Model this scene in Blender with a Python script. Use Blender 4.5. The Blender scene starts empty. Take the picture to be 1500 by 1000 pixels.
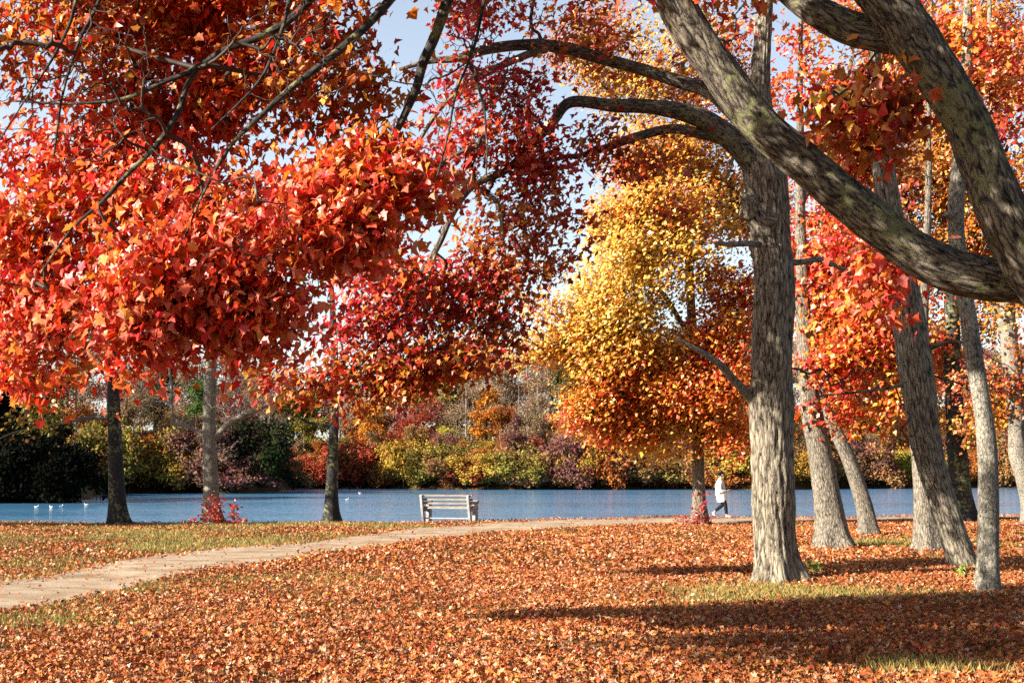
import bpy, math, random
import numpy as np
from mathutils import Vector, Matrix, noise

rng = np.random.default_rng(11)
random.seed(11)
SC = bpy.context.scene
COL = SC.collection

# ------------------------------------------------------------ camera, sky, sun
F = 2083.33
EYE = 1.6
PITCH = math.atan(192.0 / F)
cam_d = bpy.data.cameras.new('camera'); cam_d.sensor_width = 36; cam_d.lens = 50
cam_d.clip_start = 0.1; cam_d.clip_end = 6000
cam = bpy.data.objects.new('camera', cam_d); COL.objects.link(cam)
cam.location = (0, 0, EYE); cam.rotation_euler = (math.pi / 2 + PITCH, 0, 0)
SC.camera = cam

SUN_EL = math.radians(24)
SUN_BACK = math.radians(26)          # the sun stands to the left and this far behind the camera's side
SD = Vector((-math.cos(SUN_BACK) * math.cos(SUN_EL), -math.sin(SUN_BACK) * math.cos(SUN_EL), math.sin(SUN_EL)))
W = bpy.data.worlds.new('World'); SC.world = W; W.use_nodes = True
nt = W.node_tree; nt.nodes.clear()
sky = nt.nodes.new('ShaderNodeTexSky'); sky.sky_type = 'NISHITA'; sky.sun_disc = False
sky.sun_elevation = SUN_EL; sky.sun_rotation = math.atan2(SD.x, SD.y)
sky.air_density = 1.0; sky.dust_density = 1.0; sky.ozone_density = 1.3
bg = nt.nodes.new('ShaderNodeBackground'); bg.inputs[1].default_value = 0.05
out = nt.nodes.new('ShaderNodeOutputWorld')
nt.links.new(sky.outputs[0], bg.inputs[0])
# added pale glow low over the lake (towards +y), brightening the sky seen there
geo = nt.nodes.new('ShaderNodeNewGeometry'); sep = nt.nodes.new('ShaderNodeSeparateXYZ'); tcw = nt.nodes.new('ShaderNodeTexCoord')
nt.links.new(tcw.outputs['Generated'], sep.inputs[0])
def wmap(src, a, b, c, d):
    k = nt.nodes.new('ShaderNodeMapRange'); k.interpolation_type = 'SMOOTHSTEP'
    k.inputs[1].default_value = a; k.inputs[2].default_value = b; k.inputs[3].default_value = c; k.inputs[4].default_value = d
    nt.links.new(src, k.inputs[0]); return k.outputs[0]
def wmul(a, b):
    k = nt.nodes.new('ShaderNodeMath'); k.operation = 'MULTIPLY'; nt.links.new(a, k.inputs[0]); nt.links.new(b, k.inputs[1]); return k.outputs[0]
wn = nt.nodes.new('ShaderNodeTexNoise'); wn.inputs['Scale'].default_value = 2.2; wn.inputs['Detail'].default_value = 5
nt.links.new(tcw.outputs['Generated'], wn.inputs['Vector'])
sky_glow = wmul(wmul(wmap(sep.outputs[2], .02, .75, 1.0, .0), wmap(sep.outputs[1], -.1, .7, .0, 1.0)), wmap(wn.outputs[0], .3, .7, .8, 1.05))
bg2 = nt.nodes.new('ShaderNodeBackground'); bg2.inputs[0].default_value = (.90, .95, 1.0, 1); 
vs = nt.nodes.new('ShaderNodeMath'); vs.operation = 'MULTIPLY'; vs.inputs[1].default_value = .235; nt.links.new(sky_glow, vs.inputs[0]); nt.links.new(vs.outputs[0], bg2.inputs[1])
addw = nt.nodes.new('ShaderNodeAddShader'); nt.links.new(bg.outputs[0], addw.inputs[0]); nt.links.new(bg2.outputs[0], addw.inputs[1])
nt.links.new(addw.outputs[0], out.inputs[0])
sun_d = bpy.data.lights.new('sun', 'SUN'); sun_d.energy = 5.0; sun_d.angle = math.radians(0.5)
sun_d.color = (1.0, 0.93, 0.82)
sun = bpy.data.objects.new('sun', sun_d); COL.objects.link(sun)
sun.rotation_euler = SD.to_track_quat('Z', 'Y').to_euler(); sun.location = (-20, -10, 30)
SC.view_settings.view_transform = 'Standard'; SC.view_settings.look = 'None'
SC.view_settings.exposure = 1.45; SC.view_settings.gamma = 1.0
SC.view_settings.use_curve_mapping = False
SC.cycles.max_bounces = 6; SC.cycles.diffuse_bounces = 1; SC.cycles.glossy_bounces = 2
SC.cycles.transmission_bounces = 3; SC.cycles.transparent_max_bounces = 4
SC.cycles.use_denoising = False

# ------------------------------------------------------------ places
CP, SP = math.cos(PITCH), math.sin(PITCH)
def at(px, py, D):
    """point of the place seen at photo position px, py, D metres in front of the camera"""
    a = (px - 750.0) / F; b = (500.0 - py) / F
    d = np.array([a, CP - b * SP, SP + b * CP])
    d = d / d[1] * D
    return np.array([d[0], d[1], EYE + d[2]])
def on_ground(px, py):
    p = at(px, py, 1.0); t = EYE / (EYE - p[2]); return np.array([p[0] * t, t])

def lerp_tab(x, tab):
    return np.interp(x, [t[0] for t in tab], [t[1] for t in tab])
BANK = [(-80, 44), (-17, 46.2), (-7, 46.4), (-2, 46.7), (1, 47.8), (5, 51.0), (12, 51.6), (17, 53), (20, 55), (60, 60)]
FAR = [(-3, 100), (-.312, 104), (-.304, 150), (-.19, 152), (-.168, 168), (-.158, 205), (-.06, 198), (0, 186), (.17, 190), (.26, 205), (.36, 212), (3, 240)]
WATER_Z = -0.6
def sstep(a, b, x):
    t = np.clip((x - a) / (b - a), 0, 1); return t * t * (3 - 2 * t)
def H(x, y):
    x = np.asarray(x, float); y = np.asarray(y, float)
    base = 0.025 * np.sin(x * 0.55 + 1.3) * np.cos(y * 0.4 + x * 0.2) + 0.012 * np.sin(x * 1.3 + y * 0.9)
    yb = lerp_tab(x, BANK) + 0.25 * np.sin(x * 0.9) * np.cos(x * 0.37)
    u = x / np.maximum(y, 1.0)
    yf = lerp_tab(u, FAR) + 3 * np.sin(x * 0.13) + 1.5 * np.sin(x * 0.31 + 1)
    drop = sstep(0.0, 0.9, y - yb)
    lake = base * (1 - drop) - 1.5 * drop
    d = y - yf
    far = -1.5 + 2.0 * sstep(-4, 2, d) + 18.0 * (1 - np.exp(-np.maximum(d, 0) / 55.0)) * (0.65 + 0.35 * np.tanh((u + .05) * 8)) + 0.4 * np.sin(x * .11) * sstep(0, 20, d)
    return np.where(y > 75, np.where(d > -4, far, -1.5), lake)
def gz(x, y): return float(H(x, y))

# ------------------------------------------------------------ object helpers
def tag(o, label=None, cat=None, group=None, kind=None):
    if label: o['label'] = label
    if cat: o['category'] = cat
    if group: o['group'] = group
    if kind: o['kind'] = kind
    return o
def empty(name, loc, label, cat, group=None):
    o = bpy.data.objects.new(name, None); COL.objects.link(o); o.location = Vector([float(v) for v in loc])
    o.empty_display_size = 0.3
    return tag(o, label, cat, group)
def build(name, V, faces, mat, parent=None, smooth=True, col=None, barkco=None, origin=None):
    """ONE mesh object from vertex array V and a list of (M,k) index arrays"""
    V = np.asarray(V, np.float32)
    if origin is not None: V = V - np.asarray(origin, np.float32)
    faces = [np.asarray(f, np.int32) for f in faces if len(f)]
    me = bpy.data.meshes.new(name)
    me.vertices.add(len(V)); me.vertices.foreach_set('co', V.ravel())
    loops = np.concatenate([f.ravel() for f in faces])
    tot = np.concatenate([np.full(len(f), f.shape[1], np.int32) for f in faces])
    st = np.concatenate([[0], np.cumsum(tot)[:-1]]).astype(np.int32)
    me.loops.add(len(loops)); me.loops.foreach_set('vertex_index', loops)
    me.polygons.add(len(tot)); me.polygons.foreach_set('loop_start', st); me.polygons.foreach_set('loop_total', tot)
    me.polygons.foreach_set('use_smooth', np.full(len(tot), smooth))
    if col is not None:
        c = np.ones((len(V), 4), np.float32); c[:, :3] = col
        a = me.color_attributes.new('Col', 'FLOAT_COLOR', 'POINT'); a.data.foreach_set('color', c.ravel())
    if barkco is not None:
        a = me.attributes.new('barkco', 'FLOAT_VECTOR', 'POINT'); a.data.foreach_set('vector', np.asarray(barkco, np.float32).ravel())
    me.update(); me.validate()
    me.materials.append(mat)
    o = bpy.data.objects.new(name, me); COL.objects.link(o)
    if parent is not None: o.parent = parent
    return o

# ------------------------------------------------------------ materials
def newmat(name):
    m = bpy.data.materials.new(name); m.use_nodes = True
    n = m.node_tree; n.nodes.clear()
    o = n.nodes.new('ShaderNodeOutputMaterial')
    return m, n, o
def N(n, t, **kw):
    x = n.nodes.new(t)
    for k, v in kw.items():
        if k.startswith('i_'): x.inputs[k[2:].replace('_', ' ')].default_value = v
        else: setattr(x, k, v)
    return x
def ramp(n, src, stops):
    r = n.nodes.new('ShaderNodeValToRGB'); n.links.new(src, r.inputs[0])
    el = r.color_ramp.elements
    while len(el) < len(stops): el.new(0.5)
    for e, (p, c) in zip(el, stops): e.position = p; e.color = (*c, 1)
    return r
def leaf_mat(name, trans=0.42, gloss=0.07, rough=0.38, use_obj=False):
    m, n, o = newmat(name); L = n.links.new
    a = N(n, 'ShaderNodeAttribute', attribute_name='Col'); c = a.outputs['Color']
    if use_obj:
        oi = N(n, 'ShaderNodeObjectInfo')
        mx = N(n, 'ShaderNodeMix', data_type='RGBA', blend_type='MULTIPLY'); mx.inputs[0].default_value = 1
        L(c, mx.inputs[6]); L(oi.outputs['Color'], mx.inputs[7]); c = mx.outputs[2]
    d = N(n, 'ShaderNodeBsdfDiffuse'); t = N(n, 'ShaderNodeBsdfTranslucent'); g = N(n, 'ShaderNodeBsdfGlossy'); g.inputs['Roughness'].default_value = rough
    L(c, d.inputs[0]); L(c, t.inputs[0])
    m1 = N(n, 'ShaderNodeMixShader'); m1.inputs[0].default_value = trans; L(d.outputs[0], m1.inputs[1]); L(t.outputs[0], m1.inputs[2])
    m2 = N(n, 'ShaderNodeMixShader'); m2.inputs[0].default_value = gloss; L(m1.outputs[0], m2.inputs[1]); L(g.outputs[0], m2.inputs[2])
    L(m2.outputs[0], o.inputs[0]); return m
def bark_mat(name, light, mid, dark, k=9.0, stretch=0.16, bump=0.6, lichen=0.0, blotch=0.5):
    m, n, o = newmat(name); L = n.links.new
    a = N(n, 'ShaderNodeAttribute', attribute_name='barkco')
    mp = N(n, 'ShaderNodeMapping'); mp.inputs['Scale'].default_value = (k, k, k * stretch); L(a.outputs['Vector'], mp.inputs[0])
    nz = N(n, 'ShaderNodeTexNoise'); nz.inputs['Scale'].default_value = 3.0; nz.inputs['Detail'].default_value = 6; nz.inputs['Roughness'].default_value = .62; nz.inputs['Distortion'].default_value = .5
    L(mp.outputs[0], nz.inputs['Vector'])
    vo = N(n, 'ShaderNodeTexVoronoi', feature='DISTANCE_TO_EDGE'); vo.inputs['Scale'].default_value = 2.6
    ad = N(n, 'ShaderNodeVectorMath', operation='ADD'); sc = N(n, 'ShaderNodeVectorMath', operation='SCALE'); sc.inputs['Scale'].default_value = 0.5
    L(nz.outputs['Color'], sc.inputs[0]); L(mp.outputs[0], ad.inputs[0]); L(sc.outputs[0], ad.inputs[1]); L(ad.outputs[0], vo.inputs['Vector'])
    ve = N(n, 'ShaderNodeMath', operation='MULTIPLY'); L(vo.outputs[0], ve.inputs[0]); ve.inputs[1].default_value = 3.0; ve.use_clamp = True
    mu = N(n, 'ShaderNodeMath', operation='MULTIPLY_ADD'); L(ve.outputs[0], mu.inputs[0]); mu.inputs[1].default_value = 0.5
    L(nz.outputs[0], mu.inputs[2])
    fn = N(n, 'ShaderNodeTexNoise'); fn.inputs['Scale'].default_value = 11; fn.inputs['Detail'].default_value = 6; fn.inputs['Roughness'].default_value = .7; L(mp.outputs[0], fn.inputs['Vector'])
    m2 = N(n, 'ShaderNodeMath', operation='MULTIPLY_ADD'); m2.inputs[1].default_value = .75; L(fn.outputs[0], m2.inputs[0]); L(mu.outputs[0], m2.inputs[2])
    m3 = N(n, 'ShaderNodeMath', operation='SUBTRACT'); m3.inputs[1].default_value = .37; L(m2.outputs[0], m3.inputs[0]); mu = m3
    r = ramp(n, mu.outputs[0], [(0.43, dark), (0.57, mid), (0.90, light)])
    col = r.outputs[0]
    b2 = N(n, 'ShaderNodeTexNoise'); b2.inputs['Scale'].default_value = 2.3; b2.inputs['Detail'].default_value = 4; L(a.outputs['Vector'], b2.inputs['Vector'])
    rr = ramp(n, b2.outputs[0], [(0.35, (1 - blotch, 1 - blotch, 1 - blotch)), (0.62, (1, 1, 1))])
    mx = N(n, 'ShaderNodeMix', data_type='RGBA', blend_type='MULTIPLY'); mx.inputs[0].default_value = 0.8; L(col, mx.inputs[6]); L(rr.outputs[0], mx.inputs[7]); col = mx.outputs[2]
    if lichen > 0:
        l = N(n, 'ShaderNodeTexNoise'); l.inputs['Scale'].default_value = 13; l.inputs['Detail'].default_value = 5; L(a.outputs['Vector'], l.inputs['Vector'])
        l2 = N(n, 'ShaderNodeTexNoise'); l2.inputs['Scale'].default_value = 1.7; L(a.outputs['Vector'], l2.inputs['Vector'])
        mm = N(n, 'ShaderNodeMath', operation='MULTIPLY'); L(l.outputs[0], mm.inputs[0]); L(l2.outputs[0], mm.inputs[1])
        lr = ramp(n, mm.outputs[0], [(0.29 - 0.05 * lichen, (0, 0, 0)), (0.36 - 0.05 * lichen, (.7, .7, .7))])
        mx2 = N(n, 'ShaderNodeMix', data_type='RGBA'); L(lr.outputs[0], mx2.inputs[0]); L(col, mx2.inputs[6]); mx2.inputs[7].default_value = (.26, .26, .11, 1); col = mx2.outputs[2]
    p = N(n, 'ShaderNodeBsdfPrincipled'); L(col, p.inputs['Base Color']); p.inputs['Roughness'].default_value = .85; p.inputs['Specular IOR Level'].default_value = .25
    bm = N(n, 'ShaderNodeBump'); bm.inputs['Strength'].default_value = bump; bm.inputs['Distance'].default_value = .03; L(mu.outputs[0], bm.inputs['Height']); L(bm.outputs[0], p.inputs['Normal'])
    L(p.outputs[0], o.inputs[0]); return m
def plain_mat(name, c, rough=.7, spec=.3, vary=0.15, scale=8.0, bump=0.0, stretch=(1, 1, 1)):
    m, n, o = newmat(name); L = n.links.new
    tc = N(n, 'ShaderNodeTexCoord'); mp = N(n, 'ShaderNodeMapping'); mp.inputs['Scale'].default_value = stretch; L(tc.outputs['Object'], mp.inputs[0])
    z = N(n, 'ShaderNodeTexNoise'); z.inputs['Scale'].default_value = scale; z.inputs['Detail'].default_value = 5; L(mp.outputs[0], z.inputs['Vector'])
    r = ramp(n, z.outputs[0], [(0.3, tuple(v * (1 - vary) for v in c)), (0.7, tuple(min(1, v * (1 + vary)) for v in c))])
    p = N(n, 'ShaderNodeBsdfPrincipled'); L(r.outputs[0], p.inputs['Base Color']); p.inputs['Roughness'].default_value = rough; p.inputs['Specular IOR Level'].default_value = spec
    if bump:
        b = N(n, 'ShaderNodeBump'); b.inputs['Strength'].default_value = bump; b.inputs['Distance'].default_value = .01; L(z.outputs[0], b.inputs['Height']); L(b.outputs[0], p.inputs['Normal'])
    L(p.outputs[0], o.inputs[0]); return m

M_LEAF = leaf_mat('autumn_leaf', trans=.44, gloss=.055, rough=.42)
M_LITTER = leaf_mat('dry_leaf', trans=.06, gloss=.04, rough=.5)
M_FAR = leaf_mat('far_foliage', trans=.25, gloss=.0, rough=.6, use_obj=True)
M_GRASS = leaf_mat('grass_blade', trans=.3, gloss=.03, rough=.5)
B_MAIN = bark_mat('furrowed_bark', (.44, .375, .27), (.18, .145, .105), (.012, .01, .008), k=7, stretch=.2, bump=1.0, blotch=.25)
B_LIMB = bark_mat('lichen_bark', (.27, .22, .155), (.085, .066, .05), (.008, .007, .006), k=9, stretch=.3, bump=.9, lichen=.05, blotch=.3)
B_GREY = bark_mat('grey_bark', (.36, .31, .235), (.17, .14, .105), (.015, .012, .01), k=10, stretch=.28, bump=.8, blotch=.25)
B_PALE = bark_mat('pale_bark', (.38, .34, .265), (.19, .168, .13), (.03, .025, .02), k=10, stretch=.5, bump=.3, blotch=.35)
B_DARK_SHADE = bark_mat('dark_shade_bark', (.065, .06, .055), (.032, .03, .028), (.008, .008, .008), k=12, stretch=.25, bump=.5, lichen=.3, blotch=.3)  # dark bark, its albedo lowered further for trunks standing in shade
M_TWIG = plain_mat('twig', (.06, .045, .035), vary=.4, scale=2)
M_FARTWIG = plain_mat('far_twig', (.22, .18, .15), vary=.35, scale=2)
M_TWIG_PALE = plain_mat('pale_twig', (.42, .38, .33), vary=.35, scale=2)

# ------------------------------------------------------------ leaves
def tmpl(kind):
    if kind == 'maple':
        R = [(.12, -.05), (.42, -.02), (.36, .18), (.62, .42), (.34, .52), (.24, .72)]
        pts = [(0, .0)] + R + [(0, 1.0)] + [(-x, y) for x, y in R[::-1]]
        c = (0, .30)
        V = [(c[0], c[1], -.02)] + [(x, y, -.42 * (y - .2) ** 2 + .38 * abs(x) - .25 * x * x) for x, y in pts]
        n = len(pts); Fc = [(0, 1 + i, 1 + (i + 1) % n) for i in range(n)]
        return np.array(V), np.array(Fc)
    if kind == 'star':       # cheaper lobed leaf
        R = [(.42, .04), (.32, .26), (.54, .52), (.26, .62)]
        pts = [(0, 0)] + R + [(0, 1.0)] + [(-x, y) for x, y in R[::-1]]
        V = [(0, .35, -.02)] + [(x, y, -.35 * (y - .25) ** 2 + .34 * abs(x)) for x, y in pts]
        n = len(pts); Fc = [(0, 1 + i, 1 + (i + 1) % n) for i in range(n)]
        return np.array(V), np.array(Fc)
    if kind == 'kite':
        return np.array([(0, 0, 0), (.46, .42, -.10), (0, 1, -.12), (-.46, .42, -.10), (0, .45, .04)]), np.array([(0, 1, 4), (1, 2, 4), (2, 3, 4), (3, 0, 4)])
    if kind == 'curl':       # dry curled leaf on the ground
        R = [(.38, .05), (.22, .28), (.5, .5), (.2, .62)]
        pts = [(0, 0)] + R + [(0, 1.0)] + [(-x, y) for x, y in R[::-1]]
        V = [(0, .4, 0)] + [(x * .85, y, .9 * x * x + .55 * (y - .4) ** 2) for x, y in pts]
        n = len(pts); Fc = [(0, 1 + i, 1 + (i + 1) % n) for i in range(n)]
        return np.array(V), np.array(Fc)
    if kind == 'chip':
        return np.array([(0, 0, .10), (.42, .45, .16), (0, 1, .12), (-.42, .45, .14)]), np.array([(0, 1, 2), (0, 2, 3)])
    if kind == 'blade':
        return np.array([(-.06, 0, 0), (.06, 0, 0), (.035, .6, .06), (0, 1, .22)]), np.array([(0, 1, 2), (0, 2, 3)])
def unit(v): return v / (np.linalg.norm(v, axis=-1, keepdims=True) + 1e-9)
def leaves(kind, P, nrm, tip, size, col):
    T, Fc = tmpl(kind)
    nrm = unit(nrm); tip = tip - (tip * nrm).sum(1, keepdims=True) * nrm; tip = unit(tip); side = np.cross(tip, nrm)
    bend = rng.uniform(-.4, 2.2, (len(P), 1, 1))
    w = rng.uniform(.6, 1.15, (len(P), 1, 1))
    V = P[:, None, :] + size[:, None, None] * (T[None, :, 0:1] * w * side[:, None, :] + T[None, :, 1:2] * tip[:, None, :] + T[None, :, 2:3] * bend * nrm[:, None, :])
    k = len(T)
    I = (Fc[None] + (np.arange(len(P)) * k)[:, None, None]).reshape(-1, 3)
    return V.reshape(-1, 3), I, np.repeat(col, k, axis=0)

PAL = {
 'red':    [(.80, .055, .018), (.84, .10, .022), (.66, .025, .018), (.85, .13, .05), (.82, .20, .035)],
 'pink':   [(.86, .11, .045), (.90, .19, .10), (.84, .07, .025), (.88, .26, .06), (.80, .05, .03), (.9, .33, .2)],
 'redor':  [(.80, .14, .02), (.74, .05, .02), (.84, .24, .03), (.70, .03, .02), (.82, .32, .05)],
 'orange': [(.85, .24, .02), (.82, .15, .02), (.86, .34, .04), (.80, .09, .02), (.85, .42, .08)],
 'rust':   [(.55, .13, .02), (.60, .20, .03), (.48, .07, .02), (.66, .28, .04), (.5, .04, .02)],
 'darkred':[(.50, .02, .02), (.58, .035, .025), (.42, .015, .025), (.64, .09, .03), (.38, .03, .02)],
 'gold':   [(.88, .48, .05), (.90, .56, .08), (.86, .38, .04), (.90, .62, .14), (.84, .30, .04)],
 'yellow': [(.90, .60, .08), (.92, .66, .13), (.88, .50, .06), (.92, .72, .22), (.86, .40, .05)],
 'goldbr': [(.66, .30, .03), (.72, .40, .05), (.60, .20, .02), (.76, .48, .08), (.5, .13, .02)],
 'olive':  [(.30, .30, .03), (.5, .42, .04), (.20, .22, .03), (.62, .50, .05), (.4, .2, .03)],
 'vine':   [(.55, .03, .04), (.62, .08, .05), (.7, .25, .12), (.45, .02, .03)],
 'green':  [(.16, .28, .03), (.3, .40, .04), (.4, .45, .06)],
}
NEXT = {'yellow': ['gold', 'gold'], 'gold': ['orange', 'yellow'], 'orange': ['redor', 'gold', 'red'], 'redor': ['orange', 'red', 'gold'], 'red': ['redor', 'orange'], 'pink': ['redor', 'red', 'orange'], 'darkred': ['red', 'rust'], 'rust': ['darkred', 'redor', 'goldbr'], 'goldbr': ['orange', 'rust'], 'olive': ['goldbr']}
def pal(name, n, var=.15):
    p = np.array(PAL[name]); c = p[rng.integers(0, len(p), n)]
    c = c * rng.uniform(1 - var * 1.5, 1 + var * .5, (n, 1)) + rng.normal(0, .01, (n, 3))
    return np.clip(c, .005, .95)

# ------------------------------------------------------------ skeleton of a tree
def spline(P, R, step):
    P = np.asarray(P, float); R = np.asarray(R, float)
    Q = np.vstack([2 * P[0] - P[1], P, 2 * P[-1] - P[-2]])
    outp, outr = [], []
    for i in range(len(P) - 1):
        p0, p1, p2, p3 = Q[i:i + 4]; L = np.linalg.norm(p2 - p1); k = max(2, int(L / step))
        t = np.linspace(0, 1, k, endpoint=False)[:, None]
        outp.append(.5 * ((2 * p1) + (-p0 + p2) * t + (2 * p0 - 5 * p1 + 4 * p2 - p3) * t ** 2 + (-p0 + 3 * p1 - 3 * p2 + p3) * t ** 3))
        outr.append(R[i] + (R[i + 1] - R[i]) * t[:, 0])
    outp.append(P[-1:]); outr.append(R[-1:])
    return np.vstack(outp), np.concatenate(outr)
def tube(P, R, sides, flare=0.0, rough=0.0, seed=0.0, fl_h=.28, knobs=()):
    n = len(P); T = unit(np.gradient(P, axis=0))
    ref = np.array([0.13, -1.0, 0.07]) if abs(T[:, 1]).mean() < .8 else np.array([1.0, .1, 0.])
    A = unit(np.cross(T, ref)); B = np.cross(T, A)
    th = np.linspace(0, 2 * math.pi, sides, endpoint=False)
    s = np.concatenate([[0], np.cumsum(np.linalg.norm(np.diff(P, axis=0), axis=1))])
    RR = np.repeat(R[:, None], sides, 1)
    ct, st = np.cos(th)[None], np.sin(th)[None]
    if flare:
        hh = (P[:, 2] - P[0, 2])[:, None] - .08
        e = np.exp(-np.maximum(hh, 0) / fl_h); e2 = np.exp(-np.maximum(hh, 0) / (fl_h * 1.9))
        lob = .5 + .5 * np.cos(5 * th + seed)[None]; lob2 = .5 + .5 * np.cos(3 * th + seed * 2.1)[None]
        RR = RR * (1 + flare * e * (.35 + .9 * lob ** 1.5 * (.4 + .8 * lob2)) + flare * .28 * e2 * (lob - .4))
    bc = np.stack([ct * R[:, None], st * R[:, None], np.repeat(s[:, None], sides, 1) + seed], -1)
    if rough > 0:
        D = np.zeros((n, sides)); kk = 11.0
        for i in range(n):
            for j in range(sides):
                v = bc[i, j]
                a = noise.noise((v[0] * kk, v[1] * kk, v[2] * 1.5)); b = noise.noise((v[0] * 30 + 5, v[1] * 30, v[2] * 4.5)); c = noise.noise((v[0] * 3, v[1] * 3, v[2] * 1.1 + 9))
                D[i, j] = -2.0 * abs(a) + .7 * b + 1.7 * c
        RR = RR + rough * D
    V = P[:, None, :] + RR[..., None] * (ct[..., None] * A[:, None, :] + st[..., None] * B[:, None, :])
    i = np.arange(n - 1)[:, None]; j = np.arange(sides)[None]; j2 = (j + 1) % sides
    Fq = np.stack([i * sides + j, i * sides + j2, (i + 1) * sides + j2, (i + 1) * sides + j], -1).reshape(-1, 4)
    V = V.reshape(-1, 3); bc = bc.reshape(-1, 3)
    V = np.vstack([V, P[-1:] + T[-1:] * R[-1] * .6]); bc = np.vstack([bc, [[0, 0, s[-1] + seed]]])
    b = (n - 1) * sides
    Ft = np.array([[b + q, b + (q + 1) % sides, n * sides] for q in range(sides)])
    return V, [Fq, Ft], bc
def merge(parts):
    Vs, F3, F4, B, off = [], [], [], [], 0
    for V, Fs, bc in parts:
        Vs.append(V); B.append(bc)
        for f in Fs: (F3 if f.shape[1] == 3 else F4).append(f + off)
        off += len(V)
    return np.vstack(Vs), [np.vstack(x) for x in (F4, F3) if x], np.vstack(B)
def prisms(A, Bp, ra, rb, sides=3):
    T = unit(Bp - A); ref = np.where(np.abs(T[:, 2:3]) < .8, np.array([[0, 0, 1.]]), np.array([[1., 0, 0]]))
    U = unit(np.cross(T, ref)); Wv = np.cross(T, U); V = []
    for k in range(sides):
        a = 2 * math.pi * k / sides; V.append(A + ra[:, None] * (math.cos(a) * U + math.sin(a) * Wv))
    for k in range(sides):
        a = 2 * math.pi * k / sides; V.append(Bp + rb[:, None] * (math.cos(a) * U + math.sin(a) * Wv))
    V = np.stack(V, 1).reshape(-1, 3); o = (np.arange(len(A)) * sides * 2)[:, None]
    Fq = np.vstack([o + np.array([k, (k + 1) % sides, sides + (k + 1) % sides, sides + k]) for k in range(sides)])
    return V, [Fq], np.zeros_like(V)

def grow(nodes, attr, k=4, wander=.10, pathw=.3, tip=.004, power=2.3, droop=0.0):
    """nodes: list of (pos, radius, pathlen); attr: attractor points. Returns twig segments and the twig nodes."""
    n0 = len(nodes); P = [p for p, r, l in nodes]; Lp = [l for p, r, l in nodes]; par = [-1] * n0
    attr = np.asarray(attr); m = len(attr); NP = np.array(P); NL = np.array(Lp)
    best = np.full(m, 1e9); bi = np.zeros(m, int)
    for c in range(0, n0, 400):
        d = np.linalg.norm(attr[:, None] - NP[None, c:c + 400], axis=2) + pathw * NL[None, c:c + 400]
        j = d.argmin(1); v = d[np.arange(m), j]; u = v < best; best[u] = v[u]; bi[u] = j[u] + c
    alive = np.ones(m, bool); ends = []
    for _ in range(m):
        q = int(np.argmin(np.where(alive, best, 1e18))); alive[q] = False
        a = int(bi[q]); p0 = P[a]; p1 = attr[q]; L = np.linalg.norm(p1 - p0)
        if L < 1e-4: ends.append(a); continue
        kk = max(1, min(8, int(L / .22) if k is None else k)); prev = a
        off = rng.normal(0, 1, 3) * wander * L; off2 = rng.normal(0, 1, 3) * wander * L * .4
        newi = []
        for s in range(1, kk + 1):
            t = s / kk
            x = p0 + (p1 - p0) * t + off * math.sin(math.pi * t) + off2 * math.sin(2 * math.pi * t) + np.array([0, 0, droop * L * math.sin(math.pi * t)])
            P.append(x); Lp.append(Lp[prev] + L / kk); par.append(prev); prev = len(P) - 1; newi.append(prev)
        ends.append(prev)
        for i in newi:
            d = np.linalg.norm(attr - P[i], axis=1) + pathw * Lp[i]
            u = alive & (d < best); best[u] = d[u]; bi[u] = i
    nn = len(P); rp = np.zeros(nn); isend = np.zeros(nn, bool)
    kids = np.zeros(nn)
    for i in range(n0, nn): kids[par[i]] += 1
    for i in range(nn - 1, n0 - 1, -1):
        if kids[i] == 0: rp[i] = tip ** power
        rp[par[i]] += rp[i]
    R = rp ** (1 / power)
    idx = np.arange(n0, nn); pa = np.array(par)[idx]; PP = np.array(P)
    ra = R[pa].copy(); rooted = pa < n0; ra[rooted] = R[idx][rooted] * 1.25
    lim = np.array([r for p, r, l in nodes]); ra[rooted] = np.minimum(ra[rooted], lim[pa[rooted]] * .9 + .002)
    rb = R[idx]; rb = np.minimum(rb, ra)
    return PP[pa], PP[idx], ra, rb

def blob_points(c, rad, n, shell=.55):
    d = unit(rng.normal(0, 1, (n, 3))); r = rng.uniform(0, 1, (n, 1)) ** shell
    return c + d * r * rad
_G3 = np.random.default_rng(99).uniform(-1, 1, (32, 32, 32, 4))
def n3(P):
    """smooth value noise with four channels, the same in every run"""
    P = np.asarray(P) + 512.37; i = np.floor(P).astype(int); f = P - i; f = f * f * (3 - 2 * f); out_ = 0
    for dx in (0, 1):
        for dy in (0, 1):
            for dz in (0, 1):
                w = (f[:, 0] if dx else 1 - f[:, 0]) * (f[:, 1] if dy else 1 - f[:, 1]) * (f[:, 2] if dz else 1 - f[:, 2])
                out_ = out_ + w[:, None] * _G3[(i[:, 0] + dx) % 32, (i[:, 1] + dy) % 32, (i[:, 2] + dz) % 32]
    return out_
def ragged(P, D):
    """break a blob into sprays with gaps between them"""
    f = 1.0 / (.55 if D < 16 else .75 if D < 28 else 1.15)
    a = n3(P * f * .9 + 7.7)[:, 3]; w = n3(P * f * .5)[:, :3]
    k = a > -.33
    return (P + w * .6 / f)[k] if k.any() else P[:1]
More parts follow.
